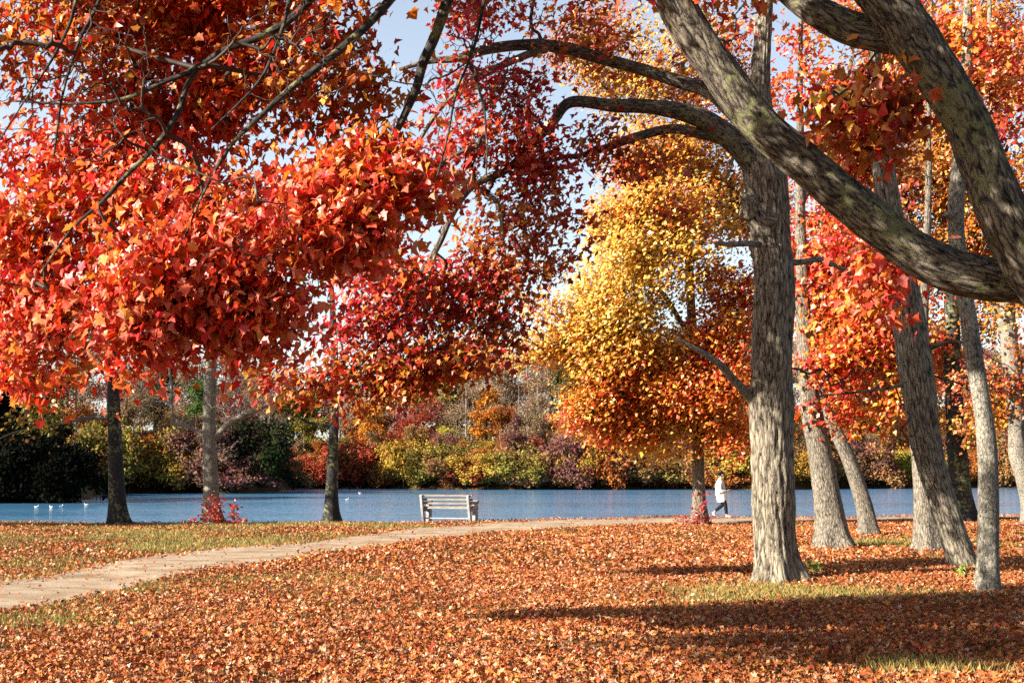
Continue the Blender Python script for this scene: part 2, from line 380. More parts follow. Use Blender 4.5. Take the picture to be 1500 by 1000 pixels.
# gaps carved into the canopy to let the sun light chosen spots
HOLES = [(at(x_, y_, d_), r_) for x_, y_, d_, r_ in [(1035, 50, 11, .36), (1065, 95, 11, .4), (1100, 135, 11, .42), (1140, 180, 11, .42), (1180, 225, 11, .36), (1420, 400, 11, .2), (1490, 425, 11, .2),
  (1120, 620, 21.2, .42), (1122, 680, 21.2, .45), (1122, 740, 21.2, .45), (1124, 800, 21.2, .45), (1390, 780, 24, .35), (1380, 740, 24, .3), (1445, 820, 19, .2), (1436, 560, 19, .22), (1440, 640, 19, .2)]]
for x_, y_ in ((690, 885), (760, 885), (830, 885), (800, 925), (870, 925), (740, 865), (820, 862)):
    g_ = on_ground(x_, y_); HOLES.append((np.array([g_[0], g_[1], 0.]), .55))
def sunny(P):
    S = np.array(SD); keep = np.ones(len(P), bool)
    for h, rad in HOLES:
        v = P - h; t = v @ S; d = np.linalg.norm(v - t[:, None] * S, axis=1); keep &= ~((t > .5) & (d < rad))
    return keep
def tree(name, label, cat, D, limbs, blobs, bark, twig=M_TWIG, leafk='star', lsize=.11, nl=20, crad=.28, sides=20, rough=0., flare=.8,
         tip=.005, up=.5, droop=.6, bare=(), spacing=None, group=None, wander=.12, twig_grow=None, pathw=.3, fl_h=.28, crown=True, step=None, minz=1.8):
    """limbs: first is the trunk; each a list of (px, py, width_px[, D]); blobs: (px, py, rx_px, rz_px, D, ry_m, n_attractors, palette)"""
    def conv(l):
        P, R = [], []
        for q in l['pts']:
            d = q[3] if len(q) > 3 else l.get('D', D); P.append(at(q[0], q[1], d)); R.append(q[2] * .5 * d / F)
        return np.array(P), np.array(R)
    TP, TR = conv(limbs[0])
    g = gz(TP[0, 0], TP[0, 1]); TP[0, 2] = g
    base = np.array([TP[0, 0], TP[0, 1], g])
    TP = np.vstack([[TP[0] - np.array([0, 0, .12])], TP]); TR = np.concatenate([[TR[0]], TR])
    root = empty(name, base, label, cat, group)
    nodes, trunkparts = [], []
    for li, l in enumerate(limbs):
        P, R = (TP, TR) if li == 0 else conv(l)
        st = step or max(.05, R.max() * .45); rg = l.get('rough', rough)
        if rg > 0: st = .06
        P2, R2 = spline(P, R, st)
        wob = .25 * R2[:, None] * np.stack([np.sin(np.linspace(0, 9 + li, len(P2)) + li), np.cos(np.linspace(0, 7, len(P2)) + li * 2), np.zeros(len(P2))], 1)
        if li: P2 = P2 + wob
        sd = l.get('sides', sides if li == 0 else max(6, int(sides * .7)))
        tb = tube(P2, R2, sd, flare if li == 0 else 0, rg, seed=li * 3.7 + D, fl_h=fl_h)
        if l.get('part'): 
            V, Fs, bc = tb; build('limb', V, Fs, l.get('bark', bark), root, barkco=bc, origin=base)
        else: trunkparts.append(tb)
        s = np.concatenate([[0], np.cumsum(np.linalg.norm(np.diff(P2, axis=0), axis=1))])
        if l.get('grow', True):
            k = max(1, int(.15 / st))
            for i in range(0, len(P2), k):
                if P2[i, 2] > minz and (li or P2[i, 2] > minz): nodes.append((P2[i], R2[i], s[i] * .5))
    V, Fs, bc = merge(trunkparts); build('trunk', V, Fs, bark, root, barkco=bc, origin=base)
    A, info = [], []
    for b in blobs:
        px, py, rx, rz, d, ry, n, pl = b[:8]
        c = at(px, py, d); pts = blob_points(c, np.array([rx * d / F, ry, rz * d / F]), n, b[8] if len(b) > 8 else .5)
        pts = ragged(np.vstack([pts, pts[:n // 3] + rng.normal(0, .1, (n // 3, 3))]), d)
        if D < 22: pts = pts[sunny(pts)]
        if len(pts) == 0: continue
        A.append(pts); nn_ = NEXT.get(pl, [pl]); info += [pl if rng.uniform() > .27 else nn_[rng.integers(0, len(nn_))] for _ in range(len(pts))]
    nb = 0
    for b in bare:
        px, py, rx, rz, d, ry, n = b; pts = blob_points(at(px, py, d), np.array([rx * d / F, ry, rz * d / F]), n); A.append(pts); nb += n
    if A:
        A = np.vstack(A); ok = A[:, 2] > .25
        nleaf = len(A) - nb
        a, b_, ra, rb = grow(nodes, A[ok], wander=wander, tip=tip, pathw=pathw)
        sel = np.ones(len(a), bool)
        V, Fs, bc = prisms(a, b_, ra, rb, 4 if D < 25 else 3); build('branches', V, Fs, twig, root, origin=base, smooth=True, barkco=None)
        if nleaf and crown:
            A2 = A[:nleaf][ok[:nleaf]]; info = np.array(info)[ok[:nleaf]]
            cnt = np.maximum(1, rng.poisson(nl, len(A2))); idx = np.repeat(np.arange(len(A2)), cnt); n = len(idx)
            P = A2[idx] + rng.normal(0, 1, (n, 3)) * crad * np.array([.55, .55, .42])
            nrm = rng.normal(0, .66, (n, 3)) + np.array([0, 0, up]) + np.array(SD) * 1.05
            tp = rng.normal(0, .6, (n, 3)) + np.array([0, 0, -droop]) + unit(P - A2[idx]) * .4
            sz = lsize * rng.uniform(.6, 1.2, n)
            C = np.zeros((n, 3))
            for pl in sorted(set(info)):
                mk = info[idx] == pl; C[mk] = pal(pl, mk.sum())
            cl = rng.uniform(.85, 1.06, len(A2)); C *= cl[idx][:, None]
            V, I, C = leaves(leafk, P, nrm, tp, sz, C)
            build('crown', V, [I], M_LEAF, root, col=C, origin=base, smooth=False)
    return root

# ------------------------------------------------------------ ground, path, water
def axis(dense, lo, hi, step):
    a = list(np.arange(dense[0], dense[1] + 1e-6, step)); s = step; v = a[-1]
    while v < hi: s *= 1.18; v += min(s, 60); a.append(v)
    s = step; v = a[0]; b = []
    while v > lo: s *= 1.18; v -= min(s, 60); b.append(v)
    return np.array(b[::-1] + a)
xs = axis((-22, 26), -1400, 1400, .3); ys1 = axis((2, 58), -60, 60, .25); ys1 = ys1[ys1 < 60]
ys = np.concatenate([ys1, np.arange(61, 300, 2.5), np.array([305, 315, 330, 350, 380, 420, 480, 560, 700, 900, 1300, 2000])])
X, Y = np.meshgrid(xs, ys); Z = H(X, Y)
nx, ny = len(xs), len(ys)
i = np.arange(ny - 1)[:, None]; j = np.arange(nx - 1)[None]
Q = np.stack([i * nx + j, i * nx + j + 1, (i + 1) * nx + j + 1, (i + 1) * nx + j], -1).reshape(-1, 4)
m, n, o = newmat('lawn_ground'); L = n.links.new
tc = N(n, 'ShaderNodeTexCoord')
n1 = N(n, 'ShaderNodeTexNoise'); n1.inputs['Scale'].default_value = .55; n1.inputs['Detail'].default_value = 6; L(tc.outputs['Object'], n1.inputs['Vector'])
n2 = N(n, 'ShaderNodeTexNoise'); n2.inputs['Scale'].default_value = 22; n2.inputs['Detail'].default_value = 5; L(tc.outputs['Object'], n2.inputs['Vector'])
r1 = ramp(n, n1.outputs[0], [(.42, (.13, .055, .022)), (.55, (.14, .08, .03)), (.68, (.13, .13, .03))])
r2 = ramp(n, n2.outputs[0], [(.3, (.35, .35, .35)), (.7, (1.25, 1.2, 1.1))])
mx = N(n, 'ShaderNodeMix', data_type='RGBA', blend_type='MULTIPLY'); mx.inputs[0].default_value = 1; L(r1.outputs[0], mx.inputs[6]); L(r2.outputs[0], mx.inputs[7])
p = N(n, 'ShaderNodeBsdfPrincipled'); p.inputs['Roughness'].default_value = .95; p.inputs['Specular IOR Level'].default_value = .1; L(mx.outputs[2], p.inputs['Base Color'])
b = N(n, 'ShaderNodeBump'); b.inputs['Strength'].default_value = .8; b.inputs['Distance'].default_value = .03; L(n2.outputs[0], b.inputs['Height']); L(b.outputs[0], p.inputs['Normal'])
L(p.outputs[0], o.inputs[0]); M_GROUND = m
tag(build('ground', np.stack([X, Y, Z], -1).reshape(-1, 3), [Q], M_GROUND), 'leaf strewn park lawn running down to the lake and up the far shore', 'ground', kind='structure')

m, n, o = newmat('lake_water'); L = n.links.new
tc = N(n, 'ShaderNodeTexCoord'); mp = N(n, 'ShaderNodeMapping'); mp.inputs['Scale'].default_value = (.4, 1.0, 1); mq = N(n, 'ShaderNodeMapping'); mq.inputs['Scale'].default_value = (.16, 1.6, 1); L(tc.outputs['Object'], mq.inputs[0]); L(tc.outputs['Object'], mp.inputs[0])
w1 = N(n, 'ShaderNodeTexNoise'); w1.inputs['Scale'].default_value = 2.2; w1.inputs['Detail'].default_value = 3; L(mp.outputs[0], w1.inputs['Vector'])
w2 = N(n, 'ShaderNodeTexNoise'); w2.inputs['Scale'].default_value = .035; w2.inputs['Detail'].default_value = 3; L(mq.outputs[0], w2.inputs['Vector'])
st = ramp(n, w2.outputs[0], [(.38, (.5, .5, .5)), (.55, (1, 1, 1))])
bm = N(n, 'ShaderNodeBump'); bm.inputs['Distance'].default_value = .15; L(w1.outputs[0], bm.inputs['Height']); L(st.outputs[0], bm.inputs['Strength'])
p = N(n, 'ShaderNodeBsdfPrincipled'); p.inputs['Base Color'].default_value = (.09, .26, .45, 1); p.inputs['Roughness'].default_value = .10; p.inputs['IOR'].default_value = 1.45
L(bm.outputs[0], p.inputs['Normal']); L(p.outputs[0], o.inputs[0])
wx, wy = 900, 400
tag(build('water', [(-wx, 30, WATER_Z), (wx, 30, WATER_Z), (wx, 30 + wy, WATER_Z), (-wx, 30 + wy, WATER_Z)], [[(0, 1, 2, 3)]], m), 'rippled blue lake between the lawn and the far woods', 'water', kind='structure')

# path: from the left edge up to the bench, then along the bank to the right
up_px = [(-260, 905), (-120, 872), (0, 851), (80, 840), (150, 828), (250, 811), (330, 803), (400, 798), (500, 788), (570, 779), (620, 773), (680, 769), (760, 764.5), (850, 760.5), (960, 758.8), (1100, 758.3), (1250, 757.8), (1400, 756.5), (1520, 754.5), (1700, 752)]
lo_px = [(-260, 990), (-120, 925), (0, 895), (90, 880), (170, 862), (230, 848), (300, 838), (400, 824), (470, 810), (560, 798), (640, 788), (720, 779), (800, 773.5), (880, 769.5), (980, 766.5), (1100, 765.5), (1250, 763), (1400, 760), (1520, 757.5), (1700, 755)]
U = np.array([on_ground(*q) for q in up_px]); Lo = np.array([on_ground(*q) for q in lo_px])
U3, _ = spline(np.c_[U, np.zeros(len(U))], np.ones(len(U)), 9e9); 
def resample(A, n):
    s = np.r_[0, np.cumsum(np.linalg.norm(np.diff(A, axis=0), axis=1))]; t = np.linspace(0, 1, len(A)); tt = np.linspace(0, 1, n)
    return np.stack([np.interp(tt, t, A[:, 0]), np.interp(tt, t, A[:, 1])], 1)
nL, nW = 900, 14
U2, L2 = resample(U, nL), resample(Lo, nL)
def ed(i, s):
    return .22 * noise.noise((i * .05, s, 0)) + .22 * noise.noise((i * .17, s, 3)) + .16 * noise.noise((i * .5, s, 7))
dd = unit(U2 - L2)
U2 = U2 + dd * np.array([ed(i, 1.3) for i in range(nL)])[:, None]; L2 = L2 + dd * np.array([1.9 * ed(i, 8.3) for i in range(nL)])[:, None]
t = np.linspace(0, 1, nW)[None, :, None]
PP = L2[:, None, :] * (1 - t) + U2[:, None, :] * t
PX, PY = PP[..., 0].ravel(), PP[..., 1].ravel()
PZ = H(PX, PY) + .012
i = np.arange(nL - 1)[:, None]; j = np.arange(nW - 1)[None]
Q = np.stack([i * nW + j, (i + 1) * nW + j, (i + 1) * nW + j + 1, i * nW + j + 1], -1).reshape(-1, 4)
m, n, o = newmat('dirt_path'); L = n.links.new
tc = N(n, 'ShaderNodeTexCoord')
n1 = N(n, 'ShaderNodeTexNoise'); n1.inputs['Scale'].default_value = 1.1; n1.inputs['Detail'].default_value = 8; n1.inputs['Roughness'].default_value = .65; L(tc.outputs['Object'], n1.inputs['Vector'])
n2 = N(n, 'ShaderNodeTexNoise'); n2.inputs['Scale'].default_value = 40; n2.inputs['Detail'].default_value = 4; L(tc.outputs['Object'], n2.inputs['Vector'])
r1 = ramp(n, n1.outputs[0], [(.36, (.32, .20, .11)), (.5, (.47, .345, .225)), (.64, (.57, .45, .32))])
r2 = ramp(n, n2.outputs[0], [(.3, (.7, .7, .7)), (.65, (1.05, 1.05, 1.05))])
mx = N(n, 'ShaderNodeMix', data_type='RGBA', blend_type='MULTIPLY'); mx.inputs[0].default_value = 1; L(r1.outputs[0], mx.inputs[6]); L(r2.outputs[0], mx.inputs[7])
p = N(n, 'ShaderNodeBsdfPrincipled'); p.inputs['Roughness'].default_value = .95; p.inputs['Specular IOR Level'].default_value = .1; L(mx.outputs[2], p.inputs['Base Color'])
b = N(n, 'ShaderNodeBump'); b.inputs['Strength'].default_value = .6; b.inputs['Distance'].default_value = .02; L(n2.outputs[0], b.inputs['Height']); L(b.outputs[0], p.inputs['Normal'])
L(p.outputs[0], o.inputs[0])
tag(build('path', np.stack([PX, PY, PZ], 1), [Q], m), 'sandy dirt footpath curving past the bench and along the bank', 'path', kind='structure')
# a raster of where the path lies (for strewing leaves and grass)
def on_path(x, y):
    u = x / y * F + 750; v = 692 + EYE * F / y
    return (v > np.interp(u, [q[0] for q in up_px], [q[1] for q in up_px])) & (v < np.interp(u, [q[0] for q in lo_px], [q[1] for q in lo_px]))
def path_edge(x, y):
    u = x / y * F + 750; v = 692 + EYE * F / y
    a = np.interp(u, [q[0] for q in up_px], [q[1] for q in up_px]); b = np.interp(u, [q[0] for q in lo_px], [q[1] for q in lo_px])
    k = np.minimum(v - a, b - v) / (b - a)
    return np.clip(1 - k / (.05 + .22 * nz2(x, y, 1.6, 55)), 0, 1)
def nz2(x, y, s, sd):
    """cheap smooth 2-d noise, 0..1"""
    r = np.random.default_rng(sd); g = r.uniform(0, 1, (64, 64))
    xx, yy = x * s + 100.3, y * s + 57.7; xi, yi = np.floor(xx).astype(int), np.floor(yy).astype(int); fx, fy = xx - xi, yy - yi
    fx, fy = fx * fx * (3 - 2 * fx), fy * fy * (3 - 2 * fy)
    G = lambda a, b: g[a % 64, b % 64]
    return (G(xi, yi) * (1 - fx) + G(xi + 1, yi) * fx) * (1 - fy) + (G(xi, yi + 1) * (1 - fx) + G(xi + 1, yi + 1) * fx) * fy
def grassy(x, y):
    """0 = all leaf litter, 1 = grass shows"""
    g = .6 * nz2(x, y, .45, 3) + .25 * nz2(x, y, 1.3, 4) + .15 * nz2(x, y, 3.5, 5)
    u = x / y * F + 750; v = 692 + EYE * F / y
    left = sstep(760, 560, u) * (v < np.interp(u, [q[0] for q in up_px], [q[1] for q in up_px]))      # lawn beyond the path
    edge = sstep(700, 300, u) * np.exp(-((v - np.interp(u, [q[0] for q in lo_px], [q[1] for q in lo_px])) / 22) ** 2)
    by_tree = np.exp(-((u - 1130) / 190) ** 2 - ((v - 868) / 17) ** 2) + .7 * np.exp(-((u - 1330) / 110) ** 2 - ((v - 792) / 12) ** 2) + .8 * np.exp(-((u - 1300) / 150) ** 2 - ((v - 975) / 18) ** 2) \
        + .5 * np.exp(-((u - 1480) / 90) ** 2 - ((v - 800) / 22) ** 2) + .8 * np.exp(-((u - 370) / 130) ** 2 - ((v - 988) / 12) ** 2) + .45 * np.exp(-((u - 330) / 200) ** 2 - ((v - 915) / 14) ** 2)
    return np.clip((g - .55) * 1.9 + (.66 + .45 * g) * left + .45 * edge + 1.0 * by_tree, 0, 1)
def scatter_xy(n, y0, y1, half=.62, p=1.0):
    v = rng.uniform(0, 1, n)
    y = (y0 ** (2 - p) + v * (y1 ** (2 - p) - y0 ** (2 - p))) ** (1 / (2 - p))
    x = y * rng.uniform(-half, half, n)
    return x, y

LIT = np.array([(.66, .27, .09), (.60, .20, .06), (.72, .36, .17), (.50, .13, .045), (.80, .56, .42), (.86, .68, .56), (.42, .12, .05), (.30, .10, .05), (.66, .08, .04), (.78, .42, .08), (.68, .22, .08), (.62, .30, .14)])
LW = np.array([.17, .15, .14, .10, .08, .05, .08, .06, .03, .03, .06, .05])
def litter(n, y0, y1, kind, size, p):
    x, y = scatter_xy(n, y0, y1, p=p)
    yb = lerp_tab(x, BANK); g = grassy(x, y); op = on_path(x, y)
    keep = (y < yb - .1) & (rng.uniform(0, 1, n) < np.where(op, .014 + .40 * path_edge(x, y), 1 - .93 * np.clip(g * 1.15, 0, 1)))
    keep &= rng.uniform(0, 1, n) < .35 + 1.1 * nz2(x, y, 2.3, 41) * (.5 + nz2(x, y, .7, 42))
    x, y, g = x[keep], y[keep], g[keep]; k = len(x)
    z = H(x, y) + .012 + rng.uniform(0, .045, k) * (1 - g)
    P = np.stack([x, y, z], 1)
    nrm = rng.normal(0, .58, (k, 3)) + np.array([0, 0, 1.0]); fl = rng.uniform(0, 1, k) < .4; nrm[fl] += rng.normal(0, .9, (fl.sum(), 3))
    flip = rng.uniform(0, 1, k) < .35; nrm[flip] *= -1
    P[:, 2] += np.where(flip, .02, 0)
    tp = rng.normal(0, 1, (k, 3)) * np.array([1, 1, .25])
    w = LW / LW.sum(); c = LIT[rng.choice(len(LIT), k, p=w)] * rng.uniform(.75, 1.1, (k, 1)) * np.array([.82, .65, .47])
    patch = .75 + .4 * nz2(x, y, 1.1, 9); c = c * patch[:, None]
    return leaves(kind, P, nrm, tp, size * rng.uniform(.6, 1.25, k), np.clip(c, .01, .92))
Va, Ia, Ca = litter(235000, 8.5, 24, 'curl', .058, 1.0)
Vb, Ib, Cb = litter(370000, 23, 56, 'chip', .066, .7)
tag(build('fallen_leaves', np.vstack([Va, Vb]), [np.vstack([Ia, Ib + len(Va)])], M_LITTER, col=np.vstack([Ca, Cb]), smooth=False), 'rust and tan fallen leaves covering the lawn', 'fallen leaves', kind='stuff')
def grass(n, y0, y1, size, p, wmul=1.0):
    x, y = scatter_xy(n, y0, y1, p=p); yb = lerp_tab(x, BANK); g = grassy(x, y); op = on_path(x, y)
    keep = (y < yb - .05) & (~op) & (rng.uniform(0, 1, n) < .06 + .94 * g)
    x, y, g = x[keep], y[keep], g[keep]; k = len(x)
    P = np.stack([x, y, H(x, y) - .004], 1)
    tp = rng.normal(0, .45, (k, 3)); tp[:, 2] = 1; nrm = rng.normal(0, 1, (k, 3)) * np.array([1, 1, .1])
    dry = rng.uniform(0, 1, k)[:, None]; dry = np.clip(dry + .55 * nz2(x, y, .8, 21)[:, None] - .25, 0, 1)
    c = np.array([[.22, .24, .04]]) * (1 - dry) + np.array([[.48, .33, .10]]) * dry
    return leaves('blade', P, nrm, tp, size * rng.uniform(.5, 1.2, k) * (.6 + .5 * g), c * rng.uniform(.8, 1.2, (k, 1)))
Va, Ia, Ca = grass(190000, 8.5, 24, .075, .7)
Vb, Ib, Cb = grass(210000, 24, 56, .10, .6)
tag(build('grass', np.vstack([Va, Vb]), [np.vstack([Ia, Ib + len(Va)])], M_GRASS, col=np.vstack([Ca, Cb]), smooth=False), 'short green and dry grass showing between the fallen leaves', 'grass', kind='stuff')

# ------------------------------------------------------------ the near tree on the right, its trunk just outside the picture
def l(pts, **k): return dict(pts=pts, **k)
near = tree('maple_tree', 'huge near maple whose mossy leaning limbs arch overhead and hang red leaves over the lawn', 'tree', 11.0, [
    l([(1650, 1003, 175), (1645, 800, 160), (1640, 620, 160), (1650, 480, 140), (1700, 250, 110), (1740, 0, 90), (1760, -250, 60), (1770, -500, 20)], sides=40, rough=.012, grow=False),
    l([(1655, 590, 60), (1580, 455, 76), (1500, 416, 70), (1450, 410, 66), (1400, 400, 66), (1350, 380, 66), (1300, 345, 64), (1240, 296, 62), (1180, 240, 60), (1112, 176, 58), (1056, 100, 56), (1012, 32, 58), (985, -20, 58), (925, -100, 52, 11.3), (860, -190, 46, 11.6), (760, -290, 40, 12), (640, -340, 32, 12.4), (500, -360, 26, 12.7), (330, -370, 20, 13), (150, -360, 13, 13)], sides=56, rough=.014, part=True, bark=B_LIMB),
    l([(1655, 620, 60, 11.0), (1560, 450, 84, 10.7), (1495, 340, 78, 10.3), (1456, 256, 74, 10.3), (1420, 180, 70, 10.3), (1383, 128, 72, 10.3), (1330, 52, 76, 10.3), (1290, 0, 74, 10.3), (1235, -60, 68, 10.4), (1150, -160, 58, 10.7), (1060, -300, 44, 11), (980, -480, 20, 11)], sides=56, rough=.014, part=True, bark=B_LIMB),
    l([(1320, 50, 60, 10.4), (1262, 42, 52, 10.5), (1215, 22, 48, 10.6), (1165, -5, 44, 10.8), (1105, -50, 38, 11), (1020, -150, 30, 11), (900, -300, 14, 11)], sides=32, rough=.007, part=True, bark=B_LIMB),
    l([(760, -290, 24, 12), (700, -150, 21, 12.2), (668, -50, 19, 12.3), (655, 5, 17, 12.3), (636, 60, 16, 12.3), (621, 92, 15, 12.3), (610, 130, 13, 12.3), (590, 172, 11, 12.3), (572, 210, 9, 12.3), (555, 258, 7, 12.2), (528, 305, 5, 12.2), (480, 360, 4, 12.2)], sides=10, bark=B_LIMB),
    l([(720, -240, 20, 12.2), (640, -100, 17, 12.5), (580, -10, 15, 12.1), (530, 45, 13, 11.8), (470, 95, 12, 11.8), (425, 130, 10, 11.8), (380, 172, 8, 11.8), (338, 215, 6, 11.8), (300, 280, 4, 11.8), (270, 350, 3, 11.8)], sides=8),
    l([(560, -340, 20, 12.5), (520, -130, 17, 12.9), (470, -25, 15, 12.0), (425, 28, 13, 12.1), (378, 55, 12, 12.1), (330, 74, 11, 12.1), (285, 102, 10, 12.1), (242, 120, 8, 12.1), (180, 145, 6, 12.1), (100, 152, 4, 12.1), (20, 148, 3, 12.1)], sides=8),
    l([(288, 100, 9, 12.1), (272, 130, 9, 12.1), (262, 165, 9, 12.0), (236, 205, 9, 11.9), (182, 260, 7, 11.8), (150, 296, 6, 11.8), (105, 335, 4, 11.8), (60, 400, 3, 11.8)], sides=8),
    l([(340, -370, 14, 11.8), (230, -160, 10, 12.6), (130, -40, 7, 11.6), (100, 40, 5, 11.6), (72, 95, 4, 11.6), (35, 150, 3, 11.6), (0, 205, 2.5, 11.6)], sides=6),
    l([(250, -200, 11, 12.0), (175, -60, 7, 11.7), (142, 10, 6, 11.7), (115, 62, 5, 11.7), (92, 140, 4, 11.7), (78, 230, 3, 11.7)], sides=6),
    l([(450, -350, 12, 12.5), (440, -100, 8, 12), (420, 20, 6, 11.8), (395, 90, 5, 11.8), (370, 130, 4, 11.8), (310, 190, 2.5, 11.8)], sides=6),
    l([(700, -290, 10, 12), (712, -60, 6, 11.8), (702, 40, 5, 11.8), (686, 92, 4, 11.8), (668, 135, 4, 11.8), (655, 205, 3, 11.8), (640, 260, 2.2, 11.8)], sides=6),
    l([(687, 90, 4, 11.8), (706, 145, 4, 11.8), (713, 205, 3, 11.8), (712, 270, 2.4, 11.8)], sides=6),
  ], [
    (240, 430, 235, 115, 12.3, .7, 170, 'pink', .7), (170, 380, 190, 90, 13.3, .6, 80, 'redor', .7), (70, 430, 105, 110, 12.9, .6, 70, 'pink'), (-20, 350, 50, 110, 12.6, .4, 22, 'red'),  # pink front clumps have some sunlight put into their lighter colour
    (172, 566, 66, 46, 12.3, .35, 60, 'redor'), (360, 500, 100, 48, 12.4, .5, 46, 'pink'), (80, 490, 110, 45, 12.8, .4, 34, 'red'),
    (330, 300, 150, 70, 12.8, .6, 80, 'pink'), (480, 320, 80, 75, 12.2, .4, 60, 'pink'), (520, 245, 80, 45, 12.3, .4, 34, 'redor'),
    (110, 240, 190, 90, 13.4, .6, 70, 'pink'), (120, 60, 220, 110, 12.9, .8, 90, 'rust'), (330, 150, 120, 90, 13.2, .6, 66, 'pink'), (260, 200, 90, 60, 13.4, .5, 26, 'pink'),
    (470, 90, 120, 130, 12.9, .7, 100, 'rust'), (560, 40, 90, 70, 12.4, .4, 30, 'redor'), (330, 20, 130, 60, 13.4, .5, 50, 'red'),
    (100, -150, 420, 120, 12.5, 1.2, 110, 'rust'), (560, -140, 200, 90, 12.3, .8, 60, 'redor'), 
    (1010, -60, 120, 60, 11.5, .8, 22, 'redor'), (1215, 130, 55, 40, 10.9, .25, 10, 'redor', .8), (1235, 215, 75, 55, 11.8, .4, 24, 'rust', .8), (1270, 60, 60, 26, 10.2, .2, 6, 'rust'),
    (1270, 395, 48, 28, 12.4, .2, 10, 'pink'), (600, 250, 50, 34, 12.3, .2, 14, 'pink'),
    (650, -420, 600, 110, 11, 1.8, 110, 'rust'), (1300, -350, 350, 150, 11, 1.8, 60, 'rust'), (500, -700, 500, 160, 9, 1.6, 240, 'rust'), (200, -420, 300, 130, 10, 1.2, 70, 'rust'), (1000, -800, 400, 200, 9, 1.6, 70, 'rust'), (420, -330, 330, 130, 8.7, 1.0, 200, 'rust'), (-980, -250, 560, 190, 8.0, 1.0, 150, 'rust'), (230, -330, 240, 150, 17.5, 1.3, 120, 'rust'), (420, -180, 160, 100, 17.5, 1.0, 50, 'redor'), (250, -50, 160, 110, 17.5, 1.2, 120, 'redor'), (255, 75, 150, 70, 17.5, 1.0, 75, 'redor'), (500, -110, 110, 80, 15.1, .9, 50, 'rust'), (500, -260, 120, 160, 15.1, 1.0, 60, 'rust'),  # clumps out of view, added to shade the limbs, trunks and lawn
  ], B_DARK_SHADE, leafk='maple', lsize=.097, nl=28, crad=.33, sides=48, tip=.0034, up=.25, droop=.75, wander=.09, minz=2.0, flare=.6,
  bare=[(110, 110, 150, 160, 11.4, .4, 210), (440, 60, 120, 110, 11.6, .4, 130), (690, 130, 80, 120, 11.8, .4, 70), (400, 350, 160, 120, 11.3, .3, 26)])

